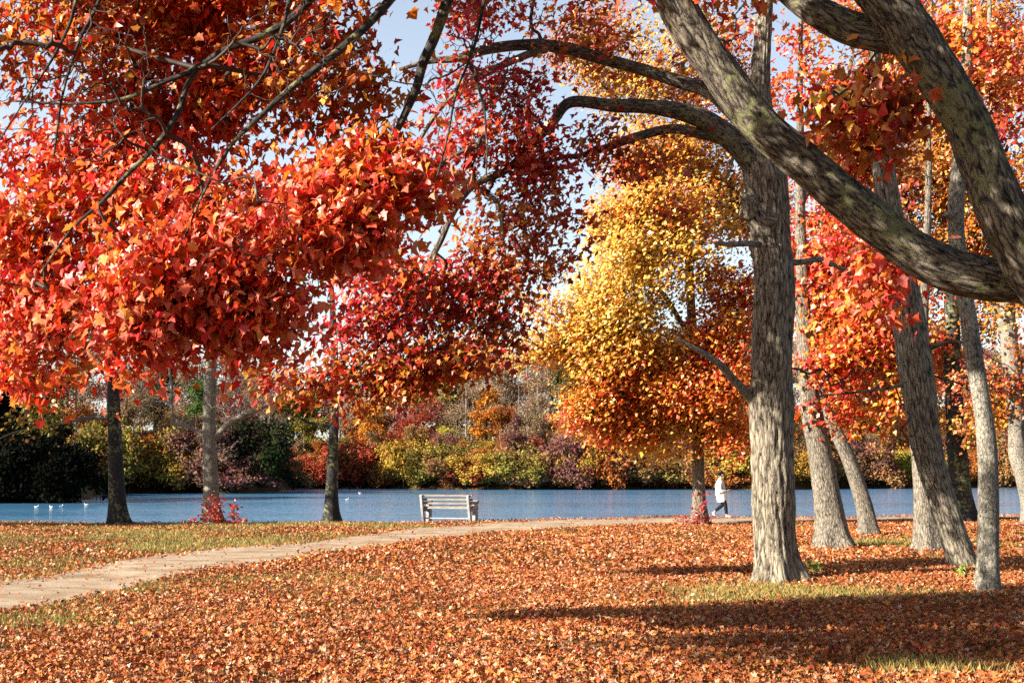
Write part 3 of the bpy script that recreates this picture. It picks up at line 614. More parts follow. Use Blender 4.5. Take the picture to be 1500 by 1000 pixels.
# ------------------------------------------------------------ the thick trunk right of the middle
main = tree('maple_tree', 'thick furrowed maple on the lawn beside the person, one limb reaching far left', 'tree', 21.4, [
    l([(1140, 852, 66), (1136, 800, 62), (1131, 700, 64), (1130, 600, 64), (1131, 500, 61), (1133, 400, 60), (1127, 320, 60), (1120, 260, 64), (1112, 200, 50), (1114, 120, 34), (1120, 20, 25), (1130, -130, 20), (1134, -320, 14), (1138, -520, 6)], sides=96, rough=.024),
    l([(1118, 270, 46), (1094, 232, 44), (1060, 200, 36), (1020, 172, 30), (960, 158, 23), (900, 155, 20), (838, 150, 17), (812, 178, 14), (788, 204, 13, 21), (740, 250, 12, 20.8), (692, 272, 10.5, 20.6), (662, 312, 10, 20.5), (640, 362, 9.5, 20.4), (600, 432, 8, 20.4), (575, 482, 7, 20.4), (540, 522, 5, 20.4), (498, 562, 3.5, 20.4)], sides=24, rough=.006, bark=B_LIMB, part=True),
    l([(1112, 210, 30), (1075, 165, 26), (1040, 133, 22), (1000, 120, 20), (940, 101, 18), (880, 86, 18), (830, 72, 20), (780, 66, 17), (720, 72, 16), (672, 86, 12), (630, 90, 9), (585, 102, 5)], sides=18, bark=B_LIMB, part=True),
    l([(1065, 205, 17), (1030, 196, 16), (985, 189, 15), (930, 201, 14), (890, 216, 12), (850, 229, 9), (828, 230, 7), (790, 246, 5, 21), (760, 290, 4, 21)], sides=14, bark=B_LIMB, part=True),
    l([(802, 72, 12), (770, 82, 12), (722, 102, 11), (690, 120, 10), (655, 148, 9), (628, 182, 7), (608, 218, 5), (590, 260, 3.5)], sides=12),
    l([(1122, 606, 17), (1100, 586, 15, 21.35), (1080, 560, 13, 21.1), (1050, 531, 11, 20.8), (1020, 511, 8, 20.7), (992, 496, 4, 20.6)], sides=14, bark=B_PALE, part=True, grow=False),
    l([(1125, 358, 12), (1095, 357, 9, 21.0), (1070, 358, 8, 20.9), (1048, 356, 6, 20.9)], sides=10, bark=B_PALE, part=True, grow=False),
    l([(1140, 386, 12), (1175, 384, 9, 21.6), (1200, 380, 9, 21.7), (1225, 390, 8, 21.8), (1252, 402, 6, 21.9)], sides=10, bark=B_PALE, part=True, grow=False),
    l([(1128, 330, 50), (1106, 306, 40, 21.3), (1098, 292, 28, 21.3), (1094, 284, 12, 21.3)], sides=28, rough=.014, grow=False),
    l([(700, 275, 8, 20.7), (730, 300, 7, 20.7), (737, 350, 5, 20.7)], sides=8),
    l([(640, 365, 6, 20.4), (620, 440, 5, 20.3), (655, 500, 4, 20.3)], sides=8),
  ], [
    (640, 440, 110, 100, 21.2, 1.0, 110, 'darkred'), (740, 330, 80, 100, 21.2, 1.0, 66, 'rust'), (770, 215, 70, 70, 21, .8, 42, 'darkred'), (700, 420, 80, 90, 21, .8, 44, 'rust'),
    (590, 550, 110, 32, 20.4, .6, 74, 'rust'), (480, 565, 80, 30, 20.4, .5, 36, 'rust'), (520, 480, 80, 60, 20.4, .6, 46, 'darkred'), (660, 530, 60, 30, 20.4, .5, 26, 'rust'),
    (720, 15, 110, 30, 21, .8, 24, 'darkred'), (880, 50, 90, 60, 21.4, .9, 36, 'rust'), (780, 130, 50, 36, 21.2, .6, 12, 'darkred'), (880, 190, 55, 40, 21.3, .5, 16, 'rust'), (960, 210, 60, 40, 21.3, .5, 12, 'rust'),
    (1010, 60, 80, 60, 22, 1.0, 26, 'rust'), (960, 285, 40, 25, 20.6, .2, 5, 'rust'), (860, 300, 40, 40, 20.8, .4, 9, 'darkred'), (580, 400, 70, 70, 20.8, .7, 36, 'red'), (690, 120, 90, 60, 21, .6, 26, 'darkred'), (640, 210, 60, 50, 21, .5, 22, 'darkred'), (700, 200, 50, 50, 21, .5, 10, 'red'),
    (1150, -180, 260, 150, 21.4, 2.2, 120, 'redor'), (1150, -380, 180, 120, 21.4, 2, 60, 'orange'), (860, -100, 160, 70, 21.2, 1.5, 50, 'redor'), (650, -120, 130, 90, 20.2, 1.0, 70, 'rust'),  # last clump is out of view, added to shade the bent trunk
  ], B_MAIN, leafk='star', lsize=.115, nl=17, crad=.36, bare=[(690, 150, 130, 130, 20.9, .6, 190), (1240, 560, 80, 60, 22, .6, 40), (820, 260, 60, 70, 21, .5, 26)], sides=88, tip=.004, droop=.6, wander=.16, flare=.50, minz=3.2, fl_h=.22)

# ------------------------------------------------------------ yellow to orange tree with a red vine on its trunk
tree('maple_tree', 'yellow and orange maple by the path, its trunk wrapped in red vine', 'tree', 44.6, [
    l([(1025, 767, 22), (1024, 740, 20), (1023, 700, 18), (1022, 640, 17), (1018, 550, 15), (1010, 400, 13), (1005, 250, 10), (1000, 100, 7), (1000, -60, 3)], sides=20, rough=.006),
    l([(1020, 640, 9), (980, 560, 7, 44), (930, 500, 5, 43), (880, 470, 3, 43)], sides=8), l([(1015, 500, 9), (970, 430, 7, 43.5), (900, 370, 4, 43)], sides=8), l([(1012, 560, 9), (1060, 470, 6, 44), (1100, 400, 4, 44)], sides=8),
    l([(1008, 400, 8), (1050, 300, 6, 44), (1090, 180, 4, 44)], sides=8), l([(1008, 380, 8), (950, 300, 6, 44), (900, 260, 3, 44)], sides=8)
  ], [
    (905, 400, 75, 50, 42.6, 1.5, 110, 'yellow'), (985, 415, 70, 60, 42.6, 1.4, 95, 'yellow'), (880, 335, 45, 32, 43, 1.2, 44, 'gold'), (950, 320, 75, 55, 43.2, 1.5, 100, 'gold'), (1030, 340, 60, 60, 43.4, 1.3, 75, 'gold'), (905, 465, 85, 32, 42.8, 1.2, 80, 'yellow'), (835, 480, 55, 24, 43, .9, 44, 'gold'), (800, 505, 40, 22, 43, .8, 20, 'gold'), (755, 515, 55, 30, 43, .8, 14, 'gold'), (780, 450, 40, 30, 43, .8, 12, 'gold'), (845, 435, 40, 22, 43, .7, 26, 'yellow'),
    (870, 592, 66, 26, 43.5, .9, 70, 'gold'), (935, 575, 76, 38, 43.0, 1.1, 96, 'orange'), (835, 612, 34, 12, 43.4, .6, 16, 'redor'), (920, 635, 60, 22, 43.6, .9, 50, 'orange'), (985, 560, 66, 44, 43.4, 1.2, 95, 'orange'), (1055, 575, 55, 50, 43.5, 1.2, 84, 'orange'), (1000, 615, 66, 34, 43.8, 1.0, 74, 'gold'), (1070, 628, 45, 28, 44, .9, 36, 'orange'), (965, 655, 50, 16, 43.8, .7, 26, 'gold'),
    (1070, 450, 60, 55, 44, 1.4, 80, 'redor'), (1040, 505, 60, 40, 43.6, 1.1, 60, 'orange'), (960, 500, 70, 30, 42.8, .9, 60, 'gold'), (920, 535, 70, 30, 42.8, .9, 60, 'gold'), (860, 530, 40, 14, 43, .5, 16, 'gold'),
    (1000, 230, 100, 60, 44.5, 2, 120, 'gold'), (920, 265, 50, 30, 44, 1, 40, 'orange'), (1060, 260, 60, 60, 45, 1.5, 70, 'gold'), (960, 100, 100, 90, 45, 2, 130, 'gold'), (1060, 120, 80, 110, 45, 2, 100, 'orange'), (880, 60, 60, 60, 45, 1.4, 50, 'rust'), (1010, -80, 120, 90, 45, 2, 70, 'orange'), (1100, 320, 60, 90, 45.4, 1.4, 60, 'orange'),
  ], B_GREY, leafk='kite', lsize=.15, nl=40, crad=.60, tip=.009, wander=.16, up=.6, droop=.35, bare=[(770, 500, 90, 50, 43, .8, 60), (930, 420, 120, 110, 42.2, .3, 24)])

# ------------------------------------------------------------ three trees by the water on the left
tree('lakeside_tree', 'dark straight trunk at the bank, leftmost of the three trees along the water', 'tree', 44.8, [
    l([(173, 766, 27), (171, 720, 24), (169, 660, 21), (167, 600, 19), (165, 500, 17), (162, 380, 13), (160, 250, 9), (158, 100, 4)], sides=20, rough=.007),
    l([(164, 612, 8), (130, 612, 6), (95, 618, 5, 44), (60, 626, 4.5, 43.6), (25, 632, 3, 43.4), (0, 642, 2, 43)], sides=8, bark=B_PALE, part=True), l([(168, 520, 8), (120, 470, 6), (70, 450, 3)], sides=6), l([(168, 560, 8), (215, 520, 5), (240, 470, 3)], sides=6)],
    [(40, 600, 55, 30, 43, 1.0, 34, 'olive', .7), (150, 470, 120, 60, 45, 2, 50, 'rust'), (160, 330, 110, 90, 45, 2.4, 60, 'rust'), (30, 480, 90, 40, 44, 1.5, 34, 'olive'), (160, 200, 90, 80, 45, 2, 36, 'rust')],
    B_DARK_SHADE, leafk='kite', lsize=.17, nl=14, crad=.6, bare=[(120, 570, 130, 50, 44.6, 1.6, 70), (90, 640, 60, 40, 43.6, 1, 26)], flare=.65)
tree('lakeside_tree', 'pale grey trunk forking low with bare limbs, middle one of three trees along the water', 'tree', 44.8, [
    l([(310, 766, 27), (309, 720, 23), (307, 660, 20), (306, 620, 19), (308, 560, 19), (310, 500, 15), (314, 420, 10), (316, 320, 5)], sides=20, rough=.006),
    l([(309, 645, 10), (322, 632, 9.5), (338, 619, 9), (362, 606, 8), (395, 590, 5), (425, 560, 3)], sides=10, part=True, bark=B_PALE),
    l([(306, 644, 7), (290, 632, 5.5), (268, 622, 5), (254, 618, 5), (251, 590, 5), (251, 560, 4), (246, 522, 2.5)], sides=8, part=True, bark=B_PALE)],
    [(320, 450, 80, 50, 45, 1.6, 22, 'goldbr')], B_PALE, M_TWIG_PALE, leafk='kite', lsize=.15, nl=6, crad=.5, tip=.008,
    bare=[(280, 560, 90, 60, 44.6, 1.4, 120), (350, 560, 60, 60, 44.8, 1.2, 60), (300, 660, 60, 30, 44.6, 1, 20), (430, 540, 60, 30, 44.8, 1, 26)], flare=.75, minz=2.2)
tree('lakeside_tree', 'slim dark trunk with pale upper bark, nearest of the bank trees to the bench', 'tree', 46.0, [
    l([(486, 761, 22), (486, 720, 18.5), (487, 680, 16.5), (489, 640, 14), (490, 600, 12.5), (490, 520, 11), (486, 430, 8), (480, 330, 4)], sides=18, rough=.006),
    l([(487, 624, 6), (470, 622, 4.5), (450, 618, 4), (428, 606, 2.5)], sides=6)],
    [(470, 520, 80, 50, 46, 1.6, 46, 'rust'), (490, 400, 70, 80, 46, 1.6, 44, 'redor')], B_DARK_SHADE, leafk='kite', lsize=.17, nl=16, crad=.55,
    bare=[(450, 580, 70, 30, 46, 1.2, 40)], flare=.65)

tree('lakeside_tree', 'leafy bank tree beyond the leftmost dark trunk, outside the view', 'tree', 40.5, [
    l([(-330, 780, 34), (-330, 600, 26), (-325, 400, 18), (-320, 200, 8)], sides=16, rough=.007)],
    [(-330, 640, 90, 60, 40.5, 1.2, 60, 'rust'), (-330, 500, 120, 110, 40.5, 2, 120, 'rust'), (-320, 350, 120, 90, 40.5, 2, 90, 'rust')], B_DARK_SHADE, leafk='kite', lsize=.17, nl=26, crad=.6, flare=.6, minz=1.2)

# ------------------------------------------------------------ the group of trunks at the right
tree('grove_tree', 'straight grey trunk under red leaves, first trunk right of the thick furrowed maple', 'tree', 31.0, [
    l([(1221, 800, 50), (1216, 760, 43), (1207, 700, 37), (1198, 650, 34), (1190, 610, 32), (1182, 540, 26), (1177, 460, 22), (1174, 380, 18), (1172, 260, 14), (1172, 120, 9), (1175, -50, 5)], sides=36, rough=.010),
    l([(1180, 500, 14), (1230, 430, 10), (1280, 380, 6)], sides=8), l([(1186, 560, 12), (1240, 520, 8), (1290, 500, 4)], sides=8), l([(1174, 300, 10), (1220, 200, 7), (1250, 80, 4)], sides=8)],
    [(1235, 450, 55, 45, 31, 1.2, 60, 'orange'), (1215, 520, 50, 40, 30.5, 1, 56, 'redor'), (1190, 575, 42, 34, 30.4, .9, 46, 'redor'), (1270, 520, 50, 40, 31, 1.2, 50, 'redor'), (1280, 580, 45, 30, 31.2, 1, 40, 'orange'), (1230, 600, 40, 16, 31, .6, 18, 'orange'), (1195, 350, 50, 70, 31, 1.2, 60, 'red'), (1250, 380, 55, 50, 31.5, 1, 50, 'redor'),
     (1190, 90, 90, 100, 30.5, 1.6, 110, 'redor'), (1130, 40, 60, 50, 30, 1, 30, 'orange'), (1230, 250, 80, 70, 32, 1.4, 80, 'rust'), (1180, -90, 110, 70, 31, 1.5, 50, 'red'), (1260, 140, 60, 80, 31.5, 1, 44, 'redor'), (1250, 20, 80, 50, 31, 1, 40, 'orange')],
    B_GREY, leafk='star', lsize=.14, nl=27, crad=.46, tip=.005, flare=.55)
tree('grove_tree', 'slender leaning trunk near the shore, tilted left towards the straight grey trunk', 'tree', 36.5, [
    l([(1274, 784, 28), (1268, 750, 25), (1257, 710, 23), (1243, 670, 21.5), (1229, 640, 20), (1216, 612, 18), (1202, 570, 14), (1195, 510, 10), (1196, 420, 7), (1205, 300, 4)], sides=26, rough=.007)],
    [(1290, 440, 70, 60, 37.5, 1.5, 100, 'orange'), (1230, 300, 80, 90, 38, 1.5, 90, 'redor'), (1240, 500, 60, 70, 38, 1.2, 70, 'redor'), (1290, 560, 60, 40, 38, 1.0, 44, 'orange')], B_GREY, leafk='kite', lsize=.15, nl=26, crad=.5, flare=.4, minz=3)
tree('grove_tree', 'dark trunk whose base shows behind the bent tree, pale on its sunward edge', 'tree', 29.5, [
    l([(1362, 806, 42), (1358, 770, 36), (1353, 720, 29), (1347, 670, 24), (1343, 640, 21), (1344, 580, 19), (1350, 500, 16), (1356, 400, 13), (1360, 280, 10), (1362, 120, 7), (1366, -60, 4)], sides=32, rough=.009)],
    [(1370, 60, 90, 80, 30, 1.4, 90, 'orange'), (1400, -50, 120, 60, 30, 1.5, 50, 'redor'), (1450, 100, 60, 60, 30, 1.2, 44, 'redor')], B_GREY, leafk='star', lsize=.14, nl=18, crad=.45, flare=.5, minz=3.5,
    bare=[(1330, 250, 60, 80, 29.5, 1.0, 60)])
tree('grove_tree', 'bent grey trunk leaning left, wide in its middle, in front of the darker grove trunks', 'tree', 24.2, [
    l([(1412, 834, 42), (1404, 806, 40), (1390, 765, 39), (1377, 725, 40), (1365, 685, 43), (1356, 640, 46), (1348, 590, 48), (1341, 540, 50), (1334, 490, 50), (1327, 440, 48), (1318, 390, 42), (1308, 330, 38), (1295, 250, 34), (1285, 160, 26), (1280, 60, 18), (1280, -60, 8)], sides=56, rough=.014),
    l([(1318, 450, 34), (1302, 420, 26, 24), (1290, 380, 20, 23.8), (1280, 340, 14, 23.6), (1270, 300, 10, 23.6)], sides=24, rough=.008),
    l([(1345, 520, 10), (1390, 500, 5, 24), (1440, 510, 3, 24)], sides=6), l([(1340, 560, 8), (1290, 570, 4, 24), (1200, 580, 2, 24)], sides=6)],
    [(1300, 30, 70, 60, 24, 1.2, 30, 'orange'), (1340, -120, 130, 90, 24, 1.6, 50, 'redor')], B_MAIN, leafk='star', lsize=.12, nl=16, crad=.4, flare=.25, minz=2.6,
    bare=[(1250, 570, 90, 50, 24, 1.0, 50), (1430, 570, 80, 60, 24.2, 1.0, 60), (1330, 640, 60, 40, 23.9, .6, 18)])
tree('grove_tree', 'slim pale curving trunk nearest the viewer in the right hand grove', 'tree', 19.1, [
    l([(1447, 868, 33), (1447, 830, 31), (1448, 780, 30), (1448, 720, 30), (1446, 660, 29), (1441, 610, 27), (1433, 560, 26), (1425, 510, 25), (1418, 460, 25), (1410, 420, 26), (1402, 360, 25), (1400, 300, 24), (1405, 240, 23), (1412, 180, 20), (1416, 100, 17), (1418, 0, 13), (1425, -120, 8)], sides=40, rough=.006),
    l([(1402, 322, 14), (1392, 316, 12, 19), (1386, 314, 8, 18.95)], sides=12, grow=False), l([(1414, 120, 9), (1380, 60, 6), (1350, 10, 4)], sides=6)],
    [(1420, 40, 80, 60, 19.1, .9, 30, 'orange', .7), (1470, 150, 50, 70, 19.3, .8, 22, 'rust'), (1440, -80, 120, 70, 19, 1.1, 36, 'orange')], B_PALE, leafk='star', lsize=.115, nl=15, crad=.32, flare=.35, minz=3.4)
tree('grove_tree', 'dark shaded trunk by the water edge, between the bent trunk and the slim pale one', 'tree', 46.5, [
    l([(1413, 763, 36), (1408, 725, 31), (1403, 670, 29), (1399, 610, 27), (1396, 540, 26), (1394, 460, 23), (1392, 360, 18), (1392, 240, 13), (1395, 100, 8), (1398, -50, 4)], sides=26, rough=.009),
    l([(1394, 420, 12), (1340, 330, 8), (1310, 220, 5)], sides=8), l([(1394, 400, 12), (1450, 300, 8), (1480, 200, 5)], sides=8)],
    [(1340, 240, 80, 110, 47, 2, 140, 'goldbr'), (1440, 270, 90, 120, 47, 2, 170, 'goldbr'), (1350, 500, 60, 60, 47.5, 1.5, 60, 'orange'), (1480, 400, 60, 60, 48, 1.5, 60, 'orange'), (1330, 610, 50, 40, 48, 1.2, 30, 'goldbr'), (1400, 350, 110, 60, 47, 2, 100, 'goldbr'), (1290, 330, 60, 100, 48, 2, 100, 'orange'), (1470, 60, 90, 100, 47, 2, 100, 'goldbr'), (1400, 120, 140, 100, 47, 2, 170, 'orange'), (1300, 100, 80, 100, 48, 2, 90, 'orange'), (1320, 400, 60, 60, 47, 1.4, 60, 'orange'), (1450, 440, 70, 50, 47, 1.4, 44, 'goldbr'), (1400, -20, 130, 80, 47, 2, 70, 'orange')],
    B_DARK_SHADE, leafk='kite', lsize=.16, nl=30, crad=.6, flare=.6, minz=4)
tree('grove_tree', 'pale knobbly trunk at the right margin of the lawn by the lake', 'tree', 44.0, [
    l([(1514, 768, 30), (1507, 730, 26), (1500, 700, 25), (1492, 668, 27), (1490, 640, 25), (1487, 590, 25), (1481, 530, 26), (1475, 460, 25), (1467, 370, 20), (1462, 280, 17), (1455, 180, 13), (1450, 50, 8), (1450, -60, 4)], sides=26, rough=.016),
    l([(1480, 480, 12), (1440, 420, 7), (1420, 380, 4)], sides=8), l([(1484, 560, 10), (1520, 500, 6), (1560, 470, 4)], sides=8)],
    [(1480, 600, 60, 50, 44.5, 1.6, 34, 'goldbr'), (1450, 560, 50, 40, 44, 1.2, 22, 'rust'), (1500, 450, 60, 70, 44, 1.6, 34, 'goldbr'), (1490, 120, 80, 110, 45, 2, 90, 'redor'), (1560, 300, 80, 200, 45, 2.4, 90, 'orange'), (1560, 560, 70, 80, 45, 2, 44, 'rust')],
    B_PALE, leafk='kite', lsize=.16, nl=24, crad=.55, flare=.4, minz=3, bare=[(1450, 600, 90, 80, 44, 2, 80)])

# ------------------------------------------------------------ vines and small plants
def clump(name, label, cat, base, pts, palette, kind, size, nl, crad, stem_mat=M_TWIG, tip=.004):
    root = empty(name, base, label, cat)
    nodes = [(np.array([base[0], base[1], base[2] + .02 * k]), .008, 0.) for k in range(3)]
    a, b_, ra, rb = grow(nodes, pts, wander=.15, tip=tip, pathw=.5)
    V, Fs, bc = prisms(a, b_, ra, rb, 3); build('stems', V, Fs, stem_mat, root, origin=base)
    idx = np.repeat(np.arange(len(pts)), nl); n = len(idx)
    P = pts[idx] + rng.normal(0, crad, (n, 3)); P[:, 2] = np.maximum(P[:, 2], base[2] + .03)
    V, I, C = leaves(kind, P, rng.normal(0, .7, (n, 3)) + np.array([0, -.3, .5]), rng.normal(0, 1, (n, 3)), size * rng.uniform(.6, 1.2, n), pal(palette, n))
    build('foliage', V, [I], M_LEAF, root, col=C, origin=base, smooth=False)
g = on_ground(1021, 768); b0 = np.array([g[0], 44.1, gz(g[0], 44.1)])
pts = np.vstack([b0 + np.stack([rng.uniform(-.2, .24, 30), rng.uniform(-.10, .06, 30) - .08, rng.uniform(.05, 1.0, 30)], 1), b0 + np.stack([rng.uniform(-.75, .5, 26), rng.uniform(-.25, .2, 26), rng.uniform(.05, .3, 26)], 1)])
clump('climbing_vine', 'red leaved vine climbing the base of the yellow and orange maple', 'vine', b0, pts, 'vine', 'kite', .10, 4, .07)
g = on_ground(325, 768); b0 = np.array([g[0], 44.1, gz(g[0], 44.1)])
pts = np.vstack([b0 + np.stack([rng.uniform(-.55, .0, 30), rng.uniform(-.15, .1, 30), rng.uniform(.05, .9, 30)], 1), b0 + np.stack([rng.uniform(-.3, .5, 34), rng.uniform(-.3, .2, 34), rng.uniform(.05, .75, 34)], 1), b0 + np.stack([rng.uniform(-1.2, .8, 34), rng.uniform(-.3, .2, 34), rng.uniform(.03, .12, 34)], 1)])
clump('red_shrub', 'low crimson leaved shrub around the foot of the pale forking trunk', 'shrub', b0, pts, 'vine', 'kite', .11, 5, .07)
for (px, py, s, lab) in [(1192, 843, .19, 'small bright green seedling at the foot of the thick furrowed maple'), (1412, 850, .18, 'low green sprig in the leaves before the bent grey trunk')]:
    g = on_ground(px, py); b0 = np.array([g[0], g[1], gz(g[0], g[1])])
    pts = b0 + np.stack([rng.uniform(-s * .5, s * .5, 14), rng.uniform(-s * .4, s * .4, 14), rng.uniform(.05, s, 14)], 1)
    clump('green_seedling', lab, 'plant', b0, pts, 'green', 'kite', .06, 4, .03)

# ------------------------------------------------------------ park bench
def boxes(L):
    """list of (centre, half size, rotation matrix or None) with chamfered edges -> V, faces"""
    Vs, Fs, off = [], [], 0
    for c, h, R in L:
        e = min(h) * .22; v = []
        for sx in (-1, 1):
            for sy in (-1, 1):
                for sz in (-1, 1):
                    v += [(sx * h[0], sy * (h[1] - e), sz * (h[2] - e)), (sx * (h[0] - e), sy * h[1], sz * (h[2] - e)), (sx * (h[0] - e), sy * (h[1] - e), sz * h[2])]
        V = np.array(v)
        if R is not None: V = V @ np.array(R.to_3x3()).T
        def q(sx, sy, sz): return ((sx > 0) * 4 + (sy > 0) * 2 + (sz > 0)) * 3
        f4 = []; f3 = []
        for s in (-1, 1):
            a = [q(s, -1, -1), q(s, 1, -1), q(s, 1, 1), q(s, -1, 1)]; f4.append(a)
            a = [q(-1, s, -1) + 1, q(1, s, -1) + 1, q(1, s, 1) + 1, q(-1, s, 1) + 1]; f4.append(a)
            a = [q(-1, -1, s) + 2, q(1, -1, s) + 2, q(1, 1, s) + 2, q(-1, 1, s) + 2]; f4.append(a)
        for s in (-1, 1):
            for t in (-1, 1):
                f4.append([q(s, t, -1), q(s, t, 1), q(s, t, 1) + 1, q(s, t, -1) + 1])
                f4.append([q(s, -1, t), q(s, 1, t), q(s, 1, t) + 2, q(s, -1, t) + 2])
                f4.append([q(-1, s, t) + 1, q(1, s, t) + 1, q(1, s, t) + 2, q(-1, s, t) + 2])
                for u_ in (-1, 1): f3.append([q(s, t, u_), q(s, t, u_) + 1, q(s, t, u_) + 2])
        Vs.append(V + np.array(c)); Fs.append((np.array(f4) + off, np.array(f3) + off)); off += len(V)
    return np.vstack(Vs), [np.vstack([f[0] for f in Fs]), np.vstack([f[1] for f in Fs])]
M_WOOD = plain_mat('weathered_wood', (.27, .235, .20), vary=.4, scale=5, bump=.4, stretch=(1, 12, 12))
M_FRAME = plain_mat('painted_bench_frame', (.35, .34, .33), vary=.25, scale=9, bump=.2)
g = on_ground(658, 764.5); bench = empty('park_bench', (g[0], g[1] - .15, gz(g[0], g[1]) - .01), 'weathered pale slatted bench facing the lake beside the path', 'bench')
bench.rotation_euler = (0, 0, math.radians(-21))
# local: x along the bench, +y is the way it faces, back on the -y side
tilt = Matrix.Rotation(math.radians(13), 4, 'X')
def bx(name, L, mat, parent=bench):
    V, Fs = boxes(L); return build(name, V, Fs, mat, parent, smooth=False)
for s in (-1, 1):
    x = s * .82
    fr = bx('side_frame', [((x, -.27, .43), (.04, .06, .46), tilt), ((x, .0, .39), (.04, .27, .045), None)], M_FRAME)
    bx('leg', [((x, .24, .30), (.055, .12, .31), None)], M_FRAME)
    bx('armrest', [((x, .02, .64), (.07, .32, .03), None), ((x, .31, .66), (.085, .07, .05), None)], M_WOOD)
for k, z in enumerate((.86, .735, .61, .485)):
    y = -.27 + .085 - (z - .43) * math.tan(math.radians(13)) 
    bx('back_slat', [((0.0, y, z), (.93, .016, .031), tilt)], M_WOOD)
for k in range(5): bx('seat_slat', [((0, -.18 + k * .115, .452), (.90, .045, .017), None)], M_WOOD)
bx('stretcher', [((0, -.10, .13), (.80, .02, .02), None)], M_FRAME)

# ------------------------------------------------------------ person walking by the water
M_SKIN = plain_mat('skin', (.50, .30, .21), vary=.05, rough=.5); M_COAT = plain_mat('white_jacket', (.82, .81, .82), vary=.04, scale=12, rough=.8, bump=.15)
M_PANTS = plain_mat('navy_trousers', (.006, .008, .016), vary=.3, scale=14, rough=.8); M_SHOE = plain_mat('white_shoes', (.78, .78, .76), vary=.05); M_HAIR = plain_mat('black_hair', (.008, .007, .007), vary=.3, rough=.45, scale=40)
def skin_obj(name, pts, edges, radii, mat, parent, sub=2, roots=(0,)):
    me = bpy.data.meshes.new(name); me.from_pydata([tuple(p) for p in pts], edges, []); me.materials.append(mat)
    o = bpy.data.objects.new(name, me); COL.objects.link(o); o.parent = parent
    md = o.modifiers.new('skin', 'SKIN'); md.use_smooth_shade = True; md.branch_smoothing = .6
    if not me.skin_vertices: me.skin_vertices.new() if hasattr(me.skin_vertices, 'new') else None
    for i, r in enumerate(radii):
        sv = me.skin_vertices[0].data[i]; sv.radius = r if isinstance(r, tuple) else (r, r); sv.use_root = i in roots
    sb = o.modifiers.new('subdivision', 'SUBSURF'); sb.levels = sub; sb.render_levels = sub
    return o
gp = np.array([(1056 - 750) / F * 50.4, 50.4])
person = empty('person', (gp[0], gp[1], gz(*gp) + .014), 'person in long white jacket, navy trousers and white shoes walking along the bank', 'person')
# local: +x is the way the person walks; y = -.. is the side towards the viewer
pts, eds, rad = [], [], []
def chain(L, start=None, P=pts, E=eds, R=rad):
    prev = start
    for p_, r_ in L:
        P.append(p_); R.append(r_)
        if prev is not None: E.append((prev, len(P) - 1))
        prev = len(P) - 1
    return prev
chain([((-.03, 0, .86), (.12, .15))])                                  # pelvis
sp_ = chain([((-.06, 0, 1.0), (.10, .13)), ((-.08, 0, 1.16), (.11, .15)), ((-.07, 0, 1.28), (.10, .15))], 0)
nk = chain([((-.045, 0, 1.36), .055), ((-.025, 0, 1.42), .052), ((.0, 0, 1.49), (.082, .072)), ((.005, 0, 1.56), (.085, .074)), ((-.005, 0, 1.60), (.05, .045))], sp_)
chain([((.055, 0, 1.435), (.04, .035))], nk - 2)                       # chin
chain([((.095, 0, 1.495), (.014, .012))], nk - 2)                      # nose
hips = {}
for s, kx, kz, ax, az, tx, tz in ((-1, .10, .46, .14, .09, .30, .035), (1, .03, .45, -.27, .21, -.24, .05)):
    chain([((-.01, s * .085, .80), .088), ((.5 * (kx), s * .085, .62), .075), ((kx, s * .085, kz), .056), (((kx + ax) / 2, s * .085, (kz + az) / 2 + .02), .052), ((ax, s * .085, az), .036), ((tx - (.08 if s < 0 else 0), s * .085, tz + (.0 if s < 0 else .03)), .03)], 0)
hand_roots = []
for s in (-1, 1):
    hx = .14 if s < 0 else .17
    w = chain([((-.07, s * .17, 1.27), .055), ((-.10, s * .215, 1.10), .043), ((-.085, s * .225, .98), .038), ((.05, s * .20, .93), .032), ((hx, s * .16, .955), .022)], sp_)
    palm = chain([((hx + .045, s * .15, .965), (.024, .016))], w)
    for f, (dy, dz, ln) in enumerate(((-.018, .028, .070), (-.006, .012, .078), (.0, -.004, .072), (.004, -.020, .058))):
        chain([((hx + .085, s * .145 + dy * .2, .965 + dz), .0085), ((hx + .085 + ln * .5, s * .135, .962 + dz * 1.1), .0078), ((hx + .08 + ln * .7, s * .115, .948 + dz * 1.1), .0065)], palm)
    chain([((hx + .05, s * .13, .995), .0095), ((hx + .085, s * .115, 1.012), .0080)], w)
skin_obj('body', pts, eds, rad, M_SKIN, person)
# ears, eyes, mouth as small meshes on the head
def ball(c, r, seg=10, ring=7):
    V = [(c[0] + r[0] * math.sin(math.pi * i / ring) * math.cos(2 * math.pi * j / seg), c[1] + r[1] * math.sin(math.pi * i / ring) * math.sin(2 * math.pi * j / seg), c[2] + r[2] * math.cos(math.pi * i / ring)) for i in range(ring + 1) for j in range(seg)]
    Fq = [(i * seg + j, (i + 1) * seg + j, (i + 1) * seg + (j + 1) % seg, i * seg + (j + 1) % seg) for i in range(ring) for j in range(seg)]
    return np.array(V), [np.array(Fq)]
M_EYE = plain_mat('eye', (.03, .02, .02), vary=.0, rough=.2); M_LIP = plain_mat('lips', (.4, .12, .1), vary=.05)
for s in (-1, 1):
    V, Fs = ball((0.0, s * .076, 1.50), (.018, .008, .028)); build('ear', V, Fs, M_SKIN, person)
    V, Fs = ball((.078, s * .03, 1.52), (.009, .012, .008)); build('eye', V, Fs, M_EYE, person)
V, Fs = ball((.088, 0, 1.452), (.008, .02, .006)); build('mouth', V, Fs, M_LIP, person)
